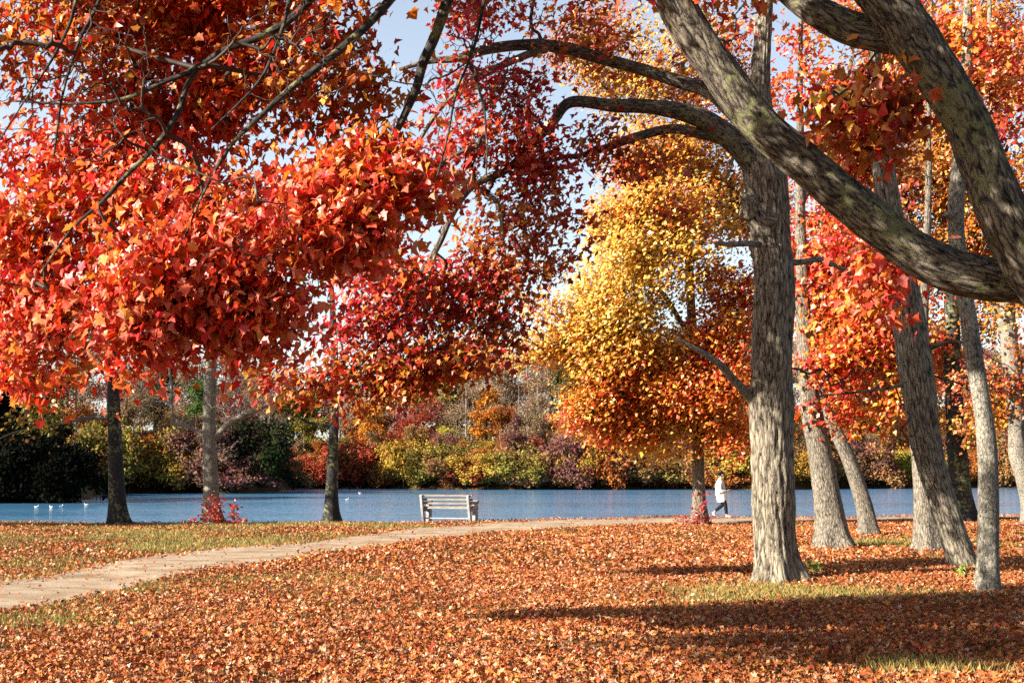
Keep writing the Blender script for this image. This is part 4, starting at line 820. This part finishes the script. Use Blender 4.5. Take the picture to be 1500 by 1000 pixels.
skin_obj('hair', [(-.03, 0, 1.56), (-.065, 0, 1.53), (-.07, 0, 1.46), (-.005, 0, 1.605), (.045, 0, 1.60)], [(0, 1), (1, 2), (0, 3), (3, 4)], [(.088, .088), (.075, .085), (.05, .065), (.062, .075), (.035, .06)], M_HAIR, person)
jp, je, jr = [], [], []
chain([((-.05, 0, 1.0), (.17, .195))], None, jp, je, jr)
tp_ = chain([((-.08, 0, 1.16), (.145, .19)), ((-.075, 0, 1.28), (.115, .175)), ((-.05, 0, 1.37), (.07, .085)), ((-.04, 0, 1.40), (.06, .068))], 0, jp, je, jr)
chain([((-.03, 0, .86), (.20, .20)), ((-.01, 0, .70), (.20, .20)), ((.0, 0, .57), (.19, .19)), ((.0, 0, .53), (.175, .175))], 0, jp, je, jr)
for s in (-1, 1):
    hx = .14 if s < 0 else .17
    chain([((-.07, s * .175, 1.27), .078), ((-.11, s * .225, 1.10), .064), ((-.095, s * .235, .98), .060), ((.05, s * .205, .93), .050), ((hx - .02, s * .165, .953), .040)], 2, jp, je, jr)
skin_obj('jacket', jp, je, jr, M_COAT, person)
pp, pe, pr = [], [], []
chain([((-.03, 0, .84), (.13, .155))], None, pp, pe, pr)
for s, kx, kz, ax, az in ((-1, .10, .46, .135, .12), (1, .03, .45, -.25, .225)):
    chain([((-.01, s * .085, .78), .10), ((.5 * kx, s * .085, .62), .088), ((kx, s * .085, kz), .072), (((kx + ax) / 2, s * .085, (kz + az) / 2 + .01), .066), ((ax, s * .085, az), .055)], 0, pp, pe, pr)
skin_obj('trousers', pp, pe, pr, M_PANTS, person)
skin_obj('shoe', [(.10, -.085, .052), (.16, -.085, .055), (.24, -.085, .042), (.31, -.085, .034)], [(0, 1), (1, 2), (2, 3)], [(.045, .042), (.050, .046), (.046, .040), (.038, .030)], M_SHOE, person)
skin_obj('shoe', [(-.335, .085, .20), (-.30, .085, .155), (-.265, .085, .085), (-.215, .085, .04)], [(0, 1), (1, 2), (2, 3)], [(.045, .042), (.050, .05), (.044, .045), (.036, .03)], M_SHOE, person)

# ------------------------------------------------------------ water birds
M_BIRD = plain_mat('white_feathers', (.85, .85, .83), vary=.05); M_BILL = plain_mat('bill', (.6, .3, .05), vary=.1)
def bird(px, py, turn, label):
    D_ = (EYE - WATER_Z) * F / (py - 692.0); p0 = (float((px - 750) / F * D_), D_, WATER_Z)
    r = empty('water_bird', p0, label, 'bird', 'white birds floating on the lake'); r.rotation_euler = (0, 0, turn); r.scale = (.52, .52, .52)
    P = [(-.30, 0, .15), (-.20, 0, .10), (-.05, 0, .07), (.10, 0, .08), (.18, 0, .15), (.19, 0, .25), (.215, 0, .30), (.25, 0, .30)]
    skin_obj('body', P, [(k, k + 1) for k in range(7)], [(.02, .015), (.075, .065), (.12, .10), (.11, .09), (.055, .05), (.036, .034), (.046, .042), (.022, .02)], M_BIRD, r)
    V = np.array([(.25, -.014, .29), (.25, .014, .29), (.25, .014, .315), (.25, -.014, .315), (.33, 0, .292)]); build('bill', V, [np.array([(0, 1, 2, 3)]), np.array([(0, 1, 4), (1, 2, 4), (2, 3, 4), (3, 0, 4)])], M_BILL, r, smooth=False)
bird(58, 742.4, .3, 'white bird floating furthest left against the dark wooded shore')
bird(79, 742.8, 2.6, 'white bird, second of the row of four by the dark wooded shore')
bird(94, 741.6, .9, 'white bird, third of the row of four by the dark wooded shore')
bird(130, 739.2, 3.3, 'white bird on the water just beside the leftmost dark bank trunk')
bird(510, 731.6, .4, 'white bird floating between the slim dark trunk and the bench')
bird(528, 722.2, 2.8, 'white bird farthest out, close to the woods left of the bench')

# ------------------------------------------------------------ the far shore
def wood_proto(kind, seed):
    """returns (trunk mesh, crown mesh) of one kind; local coordinates, base at the origin"""
    global rng
    keep = rng; rng = np.random.default_rng(seed)
    nodes, tp, blobs = [], [], []
    if kind == 'round':
        hgt = 11.0; P = np.array([(0, 0, -.3), (.1, 0, 2), (-.1, .2, 5), (.2, 0, 8), (.1, 0, 10)]); R = np.array([.24, .2, .15, .09, .03])
        for k in range(9):
            a = rng.uniform(0, 6.28); rr = rng.uniform(.6, 2.8); blobs.append(((rr * math.cos(a), rr * math.sin(a), rng.uniform(3.5, 9.5)), rng.uniform(1.3, 2.2), 22))
        ls, nl, cr = .32, 36, .66
    elif kind == 'tall':
        P = np.array([(0, 0, -.3), (.1, 0, 3), (.0, .1, 8), (.2, 0, 12), (.1, 0, 14)]); R = np.array([.28, .22, .16, .1, .03])
        for k in range(10):
            a = rng.uniform(0, 6.28); rr = rng.uniform(.4, 2.2); blobs.append(((rr * math.cos(a), rr * math.sin(a), rng.uniform(4.5, 13)), rng.uniform(1.2, 1.9), 20))
        ls, nl, cr = .40, 18, .6
    elif kind == 'shrub':
        P = np.array([(0, 0, -.3), (.1, -.1, .8), (-.1, -.4, 1.8), (.2, -.6, 2.8)]); R = np.array([.12, .09, .06, .02])
        for k in range(9):
            blobs.append(((rng.uniform(-2.6, 2.6), rng.uniform(-1.6, 1.0), rng.uniform(.7, 3.1)), rng.uniform(.8, 1.4), 18))
        ls, nl, cr = .24, 30, .5
    elif kind == 'airy':
        P = np.array([(0, 0, -.3), (.2, 0, 3), (-.1, .1, 6), (.3, 0, 9), (.2, 0, 12)]); R = np.array([.22, .18, .13, .08, .03])
        for k in range(9):
            a = rng.uniform(0, 6.28); rr = rng.uniform(.5, 2.6); blobs.append(((rr * math.cos(a), rr * math.sin(a), rng.uniform(4, 11.5)), rng.uniform(1.3, 2.0), 26))
        ls, nl, cr = .24, 17, .7
    elif kind == 'bare':
        P = np.array([(0, 0, -.3), (.2, 0, 3), (-.1, .1, 6), (.3, 0, 9), (.2, 0, 12.5)]); R = np.array([.22, .18, .13, .08, .03])
        for k in range(9):
            a = rng.uniform(0, 6.28); rr = rng.uniform(.5, 2.6); blobs.append(((rr * math.cos(a), rr * math.sin(a), rng.uniform(3.5, 12)), rng.uniform(1.4, 2.1), 36))
        ls, nl, cr = .18, 9, .8
    else:       # pine
        P = np.array([(0, 0, -.3), (0, 0, 4), (.1, 0, 8), (.1, 0, 13.5)]); R = np.array([.26, .2, .12, .02])
        for k in range(11):
            z = 3.4 + k * .95; w = 2.6 * (1 - (z - 3) / 11.5) + .35
            for q in range(3):
                a = rng.uniform(0, 6.28); blobs.append(((w * .6 * math.cos(a), w * .6 * math.sin(a), z), w * .55, 7))
        ls, nl, cr = .34, 26, .4
    P2, R2 = spline(P, R, .5); tb = tube(P2, R2, 7, .5, 0)
    for i in range(2, len(P2)): nodes.append((P2[i], R2[i], i * .2))
    A = np.vstack([blob_points(np.array(c), np.array([r, r, r * (.5 if kind == 'pine' else .8)]), n_) for c, r, n_ in blobs]); A = A[A[:, 2] > .2]
    a, b_, ra, rb = grow(nodes, A, k=3, wander=.15, tip=.012 if kind != 'bare' else .018)
    V, Fs, bc = merge([tb, prisms(a, b_, ra, rb, 3)])
    tm = build('trunk', V, Fs, M_FARTWIG if kind in ('bare', 'airy') else M_TWIG); 
    cnt = np.maximum(1, rng.poisson(nl, len(A))); idx = np.repeat(np.arange(len(A)), cnt); n_ = len(idx)
    PQ = A[idx] + rng.normal(0, 1, (n_, 3)) * cr * np.array([.6, .6, .45]); PQ[:, 2] = np.maximum(PQ[:, 2], .05)
    C = rng.uniform(.62, 1.12, (len(A), 1))[idx] * np.ones((1, 3)); C = C * rng.uniform(.75, 1.15, (n_, 1)); hue = rng.normal(0, .15, (len(A), 1))[idx] + rng.normal(0, .12, (n_, 1))
    C = C * (1 + hue * np.array([[.15, 1.0, .2]]))
    V, I, C = leaves('kite', PQ, rng.normal(0, .8, (n_, 3)) + np.array([0, -.2, .5]), rng.normal(0, 1, (n_, 3)), ls * rng.uniform(.6, 1.3, n_), np.clip(C, .1, 1.4))
    cm = build('crown', V, [I], M_FAR, col=C, smooth=False)
    mt, mc = tm.data, cm.data
    bpy.data.objects.remove(tm); bpy.data.objects.remove(cm)
    rng = keep
    return mt, mc
PROTO = {}
for kind in ('round', 'tall', 'shrub', 'airy', 'bare', 'pine'):
    PROTO[kind] = [wood_proto(kind, 100 + 7 * q + len(kind) * 31) for q in range(3 if kind in ('shrub', 'round') else 2)]
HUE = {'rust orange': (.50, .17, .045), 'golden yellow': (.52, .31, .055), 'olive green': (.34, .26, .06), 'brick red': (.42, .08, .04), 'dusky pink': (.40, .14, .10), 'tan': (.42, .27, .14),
       'orange': (.66, .25, .04), 'purple brown': (.26, .12, .09), 'grey brown': (.34, .23, .16), 'yellow green': (.42, .34, .05), 'dark green': (.04, .05, .02), 'deep green': (.08, .14, .03), 'brown': (.40, .21, .08), 'shade black': (.012, .013, .008)}  # darkest green puts the headland's shade into the foliage colour
MARKS = [(-200, 'the lake end'), (170, 'leftmost trunk'), (308, 'forking trunk'), (486, 'slim dark trunk'), (652, 'the bench'), (850, 'yellow crown'), (1024, 'vine wrapped trunk'), (1132, 'thick furrowed trunk'), (1215, 'straight grey trunk'), (1270, 'slender leaning trunk'), (1360, 'bent trunk'), (1447, 'slim pale trunk'), (1900, 'the picture edge')]
ORD = ['first', 'second', 'third', 'fourth', 'fifth', 'sixth', 'seventh', 'eighth', 'ninth', 'tenth', 'eleventh', 'twelfth']
used = {}
NAMES = {'round': 'broadleaf_tree', 'tall': 'tall_tree', 'shrub': 'shoreline_shrub', 'airy': 'thinning_tree', 'bare': 'bare_tree', 'pine': 'pine_tree'}
KW = {'round': 'round crowned tree', 'tall': 'tall tree', 'shrub': 'shoreline shrub', 'airy': 'thin leaved tree', 'bare': 'nearly bare tree', 'pine': 'pine'}
r2 = np.random.default_rng(5)
def wood(px, back, kind, hue, s=1.0, row='at the waterline', Dfix=None):
    u = (px - 750.0) / F
    y = (lerp_tab(u, FAR) + back) if Dfix is None else Dfix
    x = u * y
    if Dfix is None:
        for _ in range(3):
            y = float(lerp_tab(x / y, FAR)) + 3 * math.sin(x * .13) + 1.5 * math.sin(x * .31 + 1) + back; x = u * y
    mt, mc = PROTO[kind][r2.integers(0, len(PROTO[kind]))]
    a = max([q for q in MARKS if q[0] <= px], key=lambda q: q[0]); b = min([q for q in MARKS if q[0] > px], key=lambda q: q[0])
    key = (hue, kind, row, a[1]); used[key] = used.get(key, 0) + 1
    near = a if px - a[0] < b[0] - px else b
    side = 'right of' if near is a else 'left of'
    k = used[key]
    lab = f"{hue} {KW[kind]} {row}, {side} {near[1]}" if k == 1 else f"{hue} {KW[kind]} {row}, {ORD[k-1]} rightward from {a[1]}"
    while lab in LABS: lab = lab.replace(', ', ', farther ', 1)
    LABS.add(lab)
    root = empty(NAMES[kind], (x, y, gz(x, y) - .05), lab, 'shrub' if kind == 'shrub' else 'tree', 'shrubs along the far shore' if kind == 'shrub' else 'trees on the far shore')
    root.rotation_euler = (0, 0, r2.uniform(-.7, .7) if kind == 'shrub' else r2.uniform(0, 6.28)); sc = s * r2.uniform(.9, 1.12); root.scale = (sc * r2.uniform(.9, 1.25), sc, sc * r2.uniform(.75, 1.3) if kind == 'shrub' else sc * r2.uniform(.92, 1.12))
    t = bpy.data.objects.new('trunk', mt); c = bpy.data.objects.new('crown', mc)
    col = np.array(HUE[hue]) * r2.uniform(.88, 1.12)
    c.color = (*col, 1)
    for o_ in (t, c): COL.objects.link(o_); o_.parent = root
LABS = set()
# shoreline shrubs, left to right
SH = [(118, 'brown'), (136, 'olive green'), (152, 'brown'), (190, 'rust orange'), (208, 'golden yellow'), (228, 'golden yellow'), (247, 'olive green'), (266, 'golden yellow'), (285, 'brick red'), (300, 'olive green'), (322, 'purple brown'), (343, 'purple brown'), (364, 'dark green'), (386, 'dark green'), (402, 'brown'),  # dark green pair has the shade of that bank put into its colour
      (422, 'golden yellow'), (436, 'rust orange'), (452, 'rust orange'), (466, 'brick red'), (480, 'brown'), (497, 'brick red'), (512, 'brick red'), (527, 'brown'), (543, 'rust orange'), (558, 'rust orange'), (574, 'brown'), (592, 'golden yellow'), (612, 'olive green'), (630, 'golden yellow'), (648, 'olive green'), (664, 'brown'),
      (682, 'brick red'), (698, 'rust orange'), (714, 'golden yellow'), (730, 'brown'), (746, 'olive green'), (762, 'brown'), (778, 'tan'), (794, 'brown'), (812, 'purple brown'), (830, 'brown'), (846, 'golden yellow'), (862, 'rust orange'), (880, 'brown'), (898, 'tan'), (915, 'brown'), (934, 'olive green'), (952, 'brown'), (972, 'rust orange'), (990, 'brown'),
      (1040, 'brown'), (1060, 'rust orange'), (1078, 'golden yellow'), (1172, 'golden yellow'), (1186, 'brown'), (1232, 'brown'), (1248, 'purple brown'), (1262, 'brown'), (1280, 'rust orange'), (1296, 'yellow green'), (1312, 'golden yellow'), (1328, 'rust orange'), (1392, 'olive green'), (1430, 'rust orange'), (1466, 'brown'), (1484, 'golden yellow'), (1505, 'olive green')]
for px, h_ in SH: wood(px, -.4 + r2.uniform(-.6, .8), 'shrub', h_, r2.uniform(1.05, 1.5))
for q, px in enumerate(np.arange(112, 1520, 24)):
    if 1085 < px < 1165: continue
    h_ = ('rust orange', 'dusky pink', 'tan', 'golden yellow', 'brown', 'brick red', 'rust orange', 'olive green', 'purple brown', 'orange')[(q * 7 + q // 3) % 10]
    wood(float(px) + r2.uniform(-8, 8), 3.5 + r2.uniform(0, 3), ('airy', 'round', 'airy', 'tall')[(q * 5) % 4], h_, r2.uniform(.42, .62), 'among shoreline shrubs')
R2 = [(120, 'airy', 'dusky pink', .8), (150, 'round', 'brick red', .55), (185, 'airy', 'tan', .8), (215, 'round', 'olive green', .55), (262, 'bare', 'grey brown', .8), (290, 'round', 'brown', .6), (335, 'airy', 'dusky pink', .75), (365, 'round', 'purple brown', .6), (395, 'bare', 'grey brown', .8),
      (432, 'round', 'yellow green', 1.0), (460, 'round', 'olive green', .8), (498, 'bare', 'grey brown', .9), (522, 'round', 'rust orange', .85), (552, 'round', 'orange', .9), (590, 'round', 'dusky pink', .9), (612, 'round', 'brick red', .85), (642, 'airy', 'purple brown', 1.0), (655, 'round', 'yellow green', .62), (682, 'bare', 'tan', .9), (712, 'tall', 'orange', .8), (735, 'round', 'rust orange', .7),
      (760, 'bare', 'tan', .9), (790, 'airy', 'tan', .9), (820, 'airy', 'rust orange', .8), (855, 'pine', 'deep green', .72), (890, 'round', 'brown', .8), (930, 'airy', 'tan', .9), (975, 'round', 'rust orange', .8), (1055, 'round', 'brown', .8), (1085, 'round', 'rust orange', .9),
      (1180, 'round', 'orange', .9), (1230, 'round', 'rust orange', .9), (1255, 'round', 'brown', .8), (1290, 'airy', 'dusky pink', .95), (1310, 'round', 'golden yellow', .85), (1335, 'round', 'rust orange', .9), (1390, 'airy', 'rust orange', .95), (1432, 'round', 'rust orange', .95), (1470, 'round', 'orange', .9), (1500, 'round', 'yellow green', .8)]
for px, k_, h_, s_ in R2: wood(px, 9 + r2.uniform(0, 5), k_, h_, s_, 'behind shoreline shrubs')
R3 = [(110, 'airy', 'rust orange', .9), (160, 'airy', 'dusky pink', .9), (205, 'bare', 'grey brown', .9), (240, 'pine', 'dark green', .8), (300, 'round', 'deep green', .9), (345, 'bare', 'grey brown', 1.0), (385, 'airy', 'rust orange', .9), (415, 'bare', 'grey brown', 1.0), (450, 'tall', 'deep green', .9), (485, 'airy', 'grey brown', 1.0), (520, 'bare', 'grey brown', 1.05), (548, 'airy', 'tan', 1.0), (580, 'airy', 'dusky pink', 1.0),
      (612, 'bare', 'grey brown', 1.0), (640, 'tall', 'olive green', .9), (668, 'pine', 'deep green', 1.05), (692, 'airy', 'tan', 1.0), (722, 'bare', 'tan', 1.05), (748, 'airy', 'grey brown', 1.0), (775, 'bare', 'grey brown', 1.05), (805, 'airy', 'tan', 1.0), (838, 'pine', 'deep green', 1.0), (870, 'airy', 'brown', 1.0), (910, 'airy', 'rust orange', 1.0), (950, 'round', 'brown', 1.0), (1000, 'airy', 'grey brown', 1.0), (1050, 'airy', 'tan', 1.0), (1085, 'round', 'rust orange', 1.0),
      (1175, 'airy', 'grey brown', 1.0), (1220, 'airy', 'dusky pink', 1.0), (1265, 'bare', 'grey brown', 1.05), (1300, 'airy', 'dusky pink', 1.0), (1340, 'airy', 'rust orange', 1.0), (1385, 'round', 'brick red', 1.0), (1425, 'airy', 'dusky pink', 1.0), (1465, 'airy', 'rust orange', 1.0), (1500, 'round', 'brown', 1.0)]
for px, k_, h_, s_ in R3: wood(px, 24 + r2.uniform(0, 10), k_, h_, s_ * 1.15, 'halfway up far slope')
for q, px in enumerate(np.arange(100, 1530, 27)):
    k_ = ('bare', 'airy', 'airy', 'airy')[q % 4]; h_ = ('grey brown', 'tan', 'dusky pink', 'grey brown', 'brown', 'rust orange', 'tan')[q % 7]
    wood(float(px) + r2.uniform(-8, 8), 58 + r2.uniform(0, 16), k_, h_, 1.25, 'on far crest')
# the headland at the left, close in; its shade is painted into the foliage
for px, Dd, k_, h_, s_ in [(96, 106, 'shrub', 'shade black', .9), (78, 106, 'shrub', 'shade black', 1.2), (58, 105.5, 'shrub', 'shade black', 1.2), (36, 106, 'shrub', 'shade black', 1.2), (14, 105.5, 'shrub', 'shade black', 1.3), (-12, 106, 'shrub', 'shade black', 1.3),
      (84, 110, 'round', 'shade black', .48), (52, 111, 'round', 'shade black', .62), (22, 112, 'round', 'shade black', .68), (-15, 112, 'round', 'shade black', .75), (0, 118, 'round', 'dark green', .95), (60, 120, 'airy', 'dark green', .75), (-60, 112, 'pine', 'shade black', 1.1), (-110, 112, 'pine', 'shade black', 1.1), (-40, 106, 'shrub', 'shade black', 1.4)]:
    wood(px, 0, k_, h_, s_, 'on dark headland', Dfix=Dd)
# undergrowth that fills the wood floor
n_ = 120000
uu = r2.uniform(-.36, .40, n_); bk = r2.uniform(1, 1, n_) * r2.uniform(0, 1, n_) ** 1.6 * 70
yy = lerp_tab(uu, FAR); xx = uu * yy; yy = yy + 3 * np.sin(xx * .13) + 1.5 * np.sin(xx * .31 + 1) + 1 + bk; xx = uu * yy
rng = np.random.default_rng(77)
tint = np.array([(.42, .20, .06), (.55, .34, .06), (.32, .26, .05), (.46, .13, .06), (.38, .24, .14)])[(nz2(xx, yy, .12, 31) * 4.99).astype(int)]
zz = H(xx, yy) + r2.uniform(0, 1, n_) ** 1.5 * (1.3 + 2.6 * nz2(xx, yy, .22, 8))
V, I, C = leaves('kite', np.stack([xx, yy, zz], 1), rng.normal(0, .8, (n_, 3)) + np.array([0, -.3, .5]), rng.normal(0, 1, (n_, 3)), .30 * r2.uniform(.6, 1.3, n_), np.clip(tint * r2.uniform(.5, 1.3, (n_, 1)), .01, .9))
tag(build('undergrowth', V, [I], M_LITTER, col=C, smooth=False), 'brown undergrowth covering the floor of the far wood', 'undergrowth', kind='stuff')
